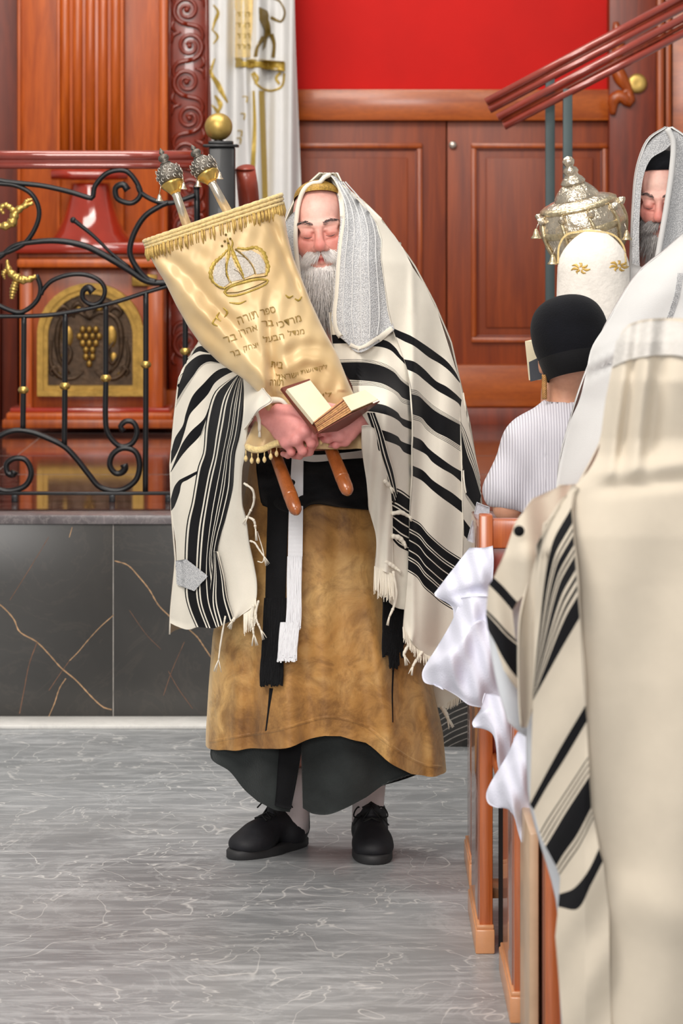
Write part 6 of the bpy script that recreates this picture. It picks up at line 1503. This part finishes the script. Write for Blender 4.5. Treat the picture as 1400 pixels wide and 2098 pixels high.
def DN(px, py):
    b = np.interp(py, [650, 700, 780, 900, 990, 1100, 1400, 2100], [.06, .12, .16, .15, .19, .21, .23, .25]); L = np.interp(py, [650, 700, 800, 930, 1000, 1100, 2400], [1280, 1240, 1215, 1190, 1100, 1060, 1040])
    c = np.interp(py, [650, 900, 1000], [1385, 1390, 1400]); return YN+.05-b*np.sqrt(np.clip(1-((px-c)/(c-L))**2, 0, 1))
def fN(x, y):
    g = lambda d, w: np.exp(-(d/w)**2)
    r = .012*np.sin((x-1180)*.022+(y-1000)*.004)*np.clip((y-1000)/200, 0, 1)
    hd = np.clip((990-y)/60, 0, 1)
    r = r+hd*(.022*g(x-1325+(y-760)*.10, 18)-.014*g(x-1350+(y-760)*.15, 22)+.015*g(x-1268+(y-830)*.12, 14)-.010*g(x-1288+(y-830)*.14, 12))
    r = r-.011*g(y-1000+.10*(x-1250), 14)*np.clip((x-1200)/60, 0, 1)+.011*g(y-965+.12*(x-1250), 16)*np.clip((x-1180)/60, 0, 1)
    r = r+.012*g(y-1850-.3*(x-1300), 60)*np.clip((y-1700)/100, 0, 1)
    return r
ys = [655, 672, 700, 735, 780, 827, 874, 922, 960, 985, 1000, 1042, 1100, 1200, 1300, 1450, 1600, 1750, 1850, 1950, 2050, 2200, 2330]
rows = [[(np.interp(y, *Ln), y), (np.interp(y, *Ln)*.7+1480*.3, y), (np.interp(y, *Ln)*.35+1480*.65, y), (1490, y), (1560, y), (1600 if y > 990 else 1540, y), (1700 if y > 1000 else 1552+(y-700)*.1, y)] for y in ys]
rows[0] = [(1290, 664), (1320, 655), (1360, 652), (1400, 652), (1440, 655), (1470, 662), (1490, 668)]; rows[1] = [(1272, 684), (1320, 672), (1370, 668), (1400, 668), (1450, 672), (1490, 680), (1510, 690)]
nb_ = sheet('shawl_back', rows, DN, M['cream2'], ns, nu=130, nv=220, fold=fN, t=.005)
sheet('shawl_far_side', [[(np.interp(y, *Ln)+3, y), (1330, y), (1400, y), (1470, y), (1555 if y < 990 else 1650, y)] for y in (700, 800, 900, 985, 1042, 1200, 1500, 1900, 2330)], lambda x, y: YN+.08+.16*np.sqrt(np.clip(1-((x-1400)/240)**2, 0, 1)), M['cream2'], ns, nu=20, nv=40)
at_ = sheet('silver_hood_band', [[(1262, 700, .006), (1290, 668, .008), (1340, 657, .008), (1400, 660, .008), (1460, 680, .006)], [(1258, 726, .006), (1290, 696, .008), (1340, 684, .008), (1400, 690, .008), (1462, 720, .006)], [(1254, 752, .006), (1285, 738, .008), (1340, 728, .008), (1400, 730, .008), (1466, 760, .006)]], lambda x, y: DN(x, y)-fN(x, y), M['atara_w'], ns, nu=50, nv=24)
NB = [M['cream2'], M['black']]
TOPB = lambda y: .09*(1-np.clip((y-990)/150, 0, 1))
DS = lambda x, y: YN-.02-.16*np.clip((x-1040)/160, 0, 1)**.7+TOPB(y)
SL = [('k', 9), ('w', 2.5), ('k', 2), ('w', 2), ('k', 6), ('w', 2), ('k', 2), ('w', 2), ('k', 8), ('w', 3), ('k', 3), ('w', 3), ('k', 3), ('w', 3), ('k', 13)]
left_rows = [[(1174, 992), (1177, 994), (1181, 996), (1184, 998)],
 [(1100, 1120), (1120, 1075), (1150, 1030), (1176, 1010)],
 [(1092, 1424), (1104, 1300), (1130, 1120), (1171, 1040)],
 [(1092, 1436), (1120, 1385), (1155, 1322), (1188, 1266)],
 [(1086, 1648), (1105, 1612), (1145, 1538), (1200, 1445)],
 [(1094, 1660), (1122, 1611), (1158, 1554), (1203, 1478)],
 [(1106, 1706), (1122, 1678), (1155, 1628), (1206, 1550)],
 [(1118, 1734), (1135, 1706), (1160, 1664), (1208, 1590)],
 [(1140, 1775), (1155, 1750), (1182, 1712), (1212, 1655)],
 [(1148, 1798), (1168, 1770), (1190, 1738), (1218, 1682)],
 [(1146, 1832), (1176, 1820), (1205, 1785), (1228, 1738)],
 [(1144, 1858), (1184, 1862), (1212, 1812), (1236, 1765)],
 [(1138, 1918), (1176, 1910), (1212, 1890), (1248, 1860)],
 [(1148, 2040), (1180, 2030), (1215, 2010), (1250, 1990)],
 [(1160, 2200), (1190, 2190), (1225, 2180), (1255, 2170)]]
stripes('shawl_left_fall', left_rows, ['w', 'w', SL, 'w', 'k', 'w', [('k', 1), ('w', 2), ('k', 1), ('w', 2), ('k', 1), ('w', 2)], 'k', [('w', 2), ('k', 1), ('w', 2), ('k', 1), ('w', 1.5)], 'w', 'k', 'w', 'w', 'w'], DS, NB, ns, nu=40, fold=lambda x, y: .006*np.sin(x*.05+y*.03))
arm_rows = [[(1150, 995), (1160, 994), (1176, 992), (1182, 992)], [(1095, 1020), (1120, 1010), (1145, 1002), (1176, 1000)], [(1056, 1070), (1085, 1075), (1115, 1080), (1150, 1080)], [(1036, 1130), (1065, 1140), (1100, 1150), (1135, 1155)],
 [(1012, 1183), (1032, 1202), (1048, 1220), (1060, 1233)], [(1002, 1198), (1022, 1218), (1038, 1236), (1050, 1251)],
 [(997, 1246), (1018, 1266), (1036, 1286), (1056, 1306)], [(996, 1262), (1020, 1290), (1042, 1314), (1066, 1332)], [(1000, 1290), (1024, 1318), (1046, 1340), (1068, 1356)], [(1014, 1316), (1032, 1350), (1048, 1374), (1066, 1396)], [(1032, 1372), (1042, 1386), (1054, 1402), (1066, 1416)]]
stripes('shawl_sleeve', arm_rows, ['w', 'w', 'w', 'w', 'k', 'w', [('w', 1), ('k', 2), ('w', 1), ('k', 2)], 'k', 'k', 'w'], lambda x, y: YN+.03-.05*np.sin(np.clip((x-990)/170, 0, 1)*PI)+TOPB(y), NB, ns, nu=30, fold=lambda x, y: .012*np.sin(x*.07-y*.01))
sheet('sleeve_flap', [[(1118, 1072), (1135, 1060), (1152, 1050)], [(1070, 1250), (1092, 1240), (1124, 1200)], [(1064, 1340), (1080, 1345), (1100, 1340)], [(1066, 1440), (1078, 1445), (1092, 1430)], [(1070, 1490), (1080, 1490), (1094, 1440)]], lambda x, y: YN-.05+0*x, M['cream2'], ns, nu=14, nv=40, fold=lambda x, y: .010*np.sin(x*.12))
sheet('white_shirt_sleeve', [[(1060, 1120), (1090, 1120), (1120, 1120)], [(1004, 1250), (1060, 1250), (1125, 1250)], [(1003, 1310), (1060, 1330), (1125, 1340)], [(1018, 1400), (1064, 1430), (1120, 1450)], [(1040, 1478), (1066, 1500), (1110, 1530)]], lambda x, y: YN+.08+0*x, M['white_s'], nm, nu=20, nv=24, fold=lambda x, y: .015*np.sin((x-1000)*.04))
MB().ball(P(1064, 1088, YN-.05), (.009, .004, .009)).build('dark_button', M['sash'], ns)
sheet('shawl_under', [[(1108, 1014), (1150, 1004), (1192, 1000)], [(1062, 1074), (1120, 1062), (1192, 1060)], [(1046, 1120), (1120, 1120), (1192, 1120)], [(1036, 1180), (1110, 1200), (1192, 1220)]], lambda x, y: YN+.07+TOPB(y)*.6, M['cream2'], ns, nu=16, nv=20)
sheet('inner_robe', [[(1078, 1430), (1100, 1430), (1140, 1430)], [(1079, 1550), (1100, 1550), (1140, 1550)], [(1085, 1650), (1110, 1660), (1150, 1680)], [(1140, 1850), (1160, 1860), (1190, 1870)], [(1146, 2007), (1170, 2010), (1210, 2020)], [(1160, 2300), (1190, 2300), (1230, 2300)]], lambda x, y: YN+.06+0*x, M['white_s'], nm, nu=20, nv=24)

legs(nm, PX(1410, YN), YN+.03, .85, -1)
legs(mm, PX(1460, YM), YM, .9, -1, .10)
legs(rm, PX(1380, YR), YR+.15, .9, 1)
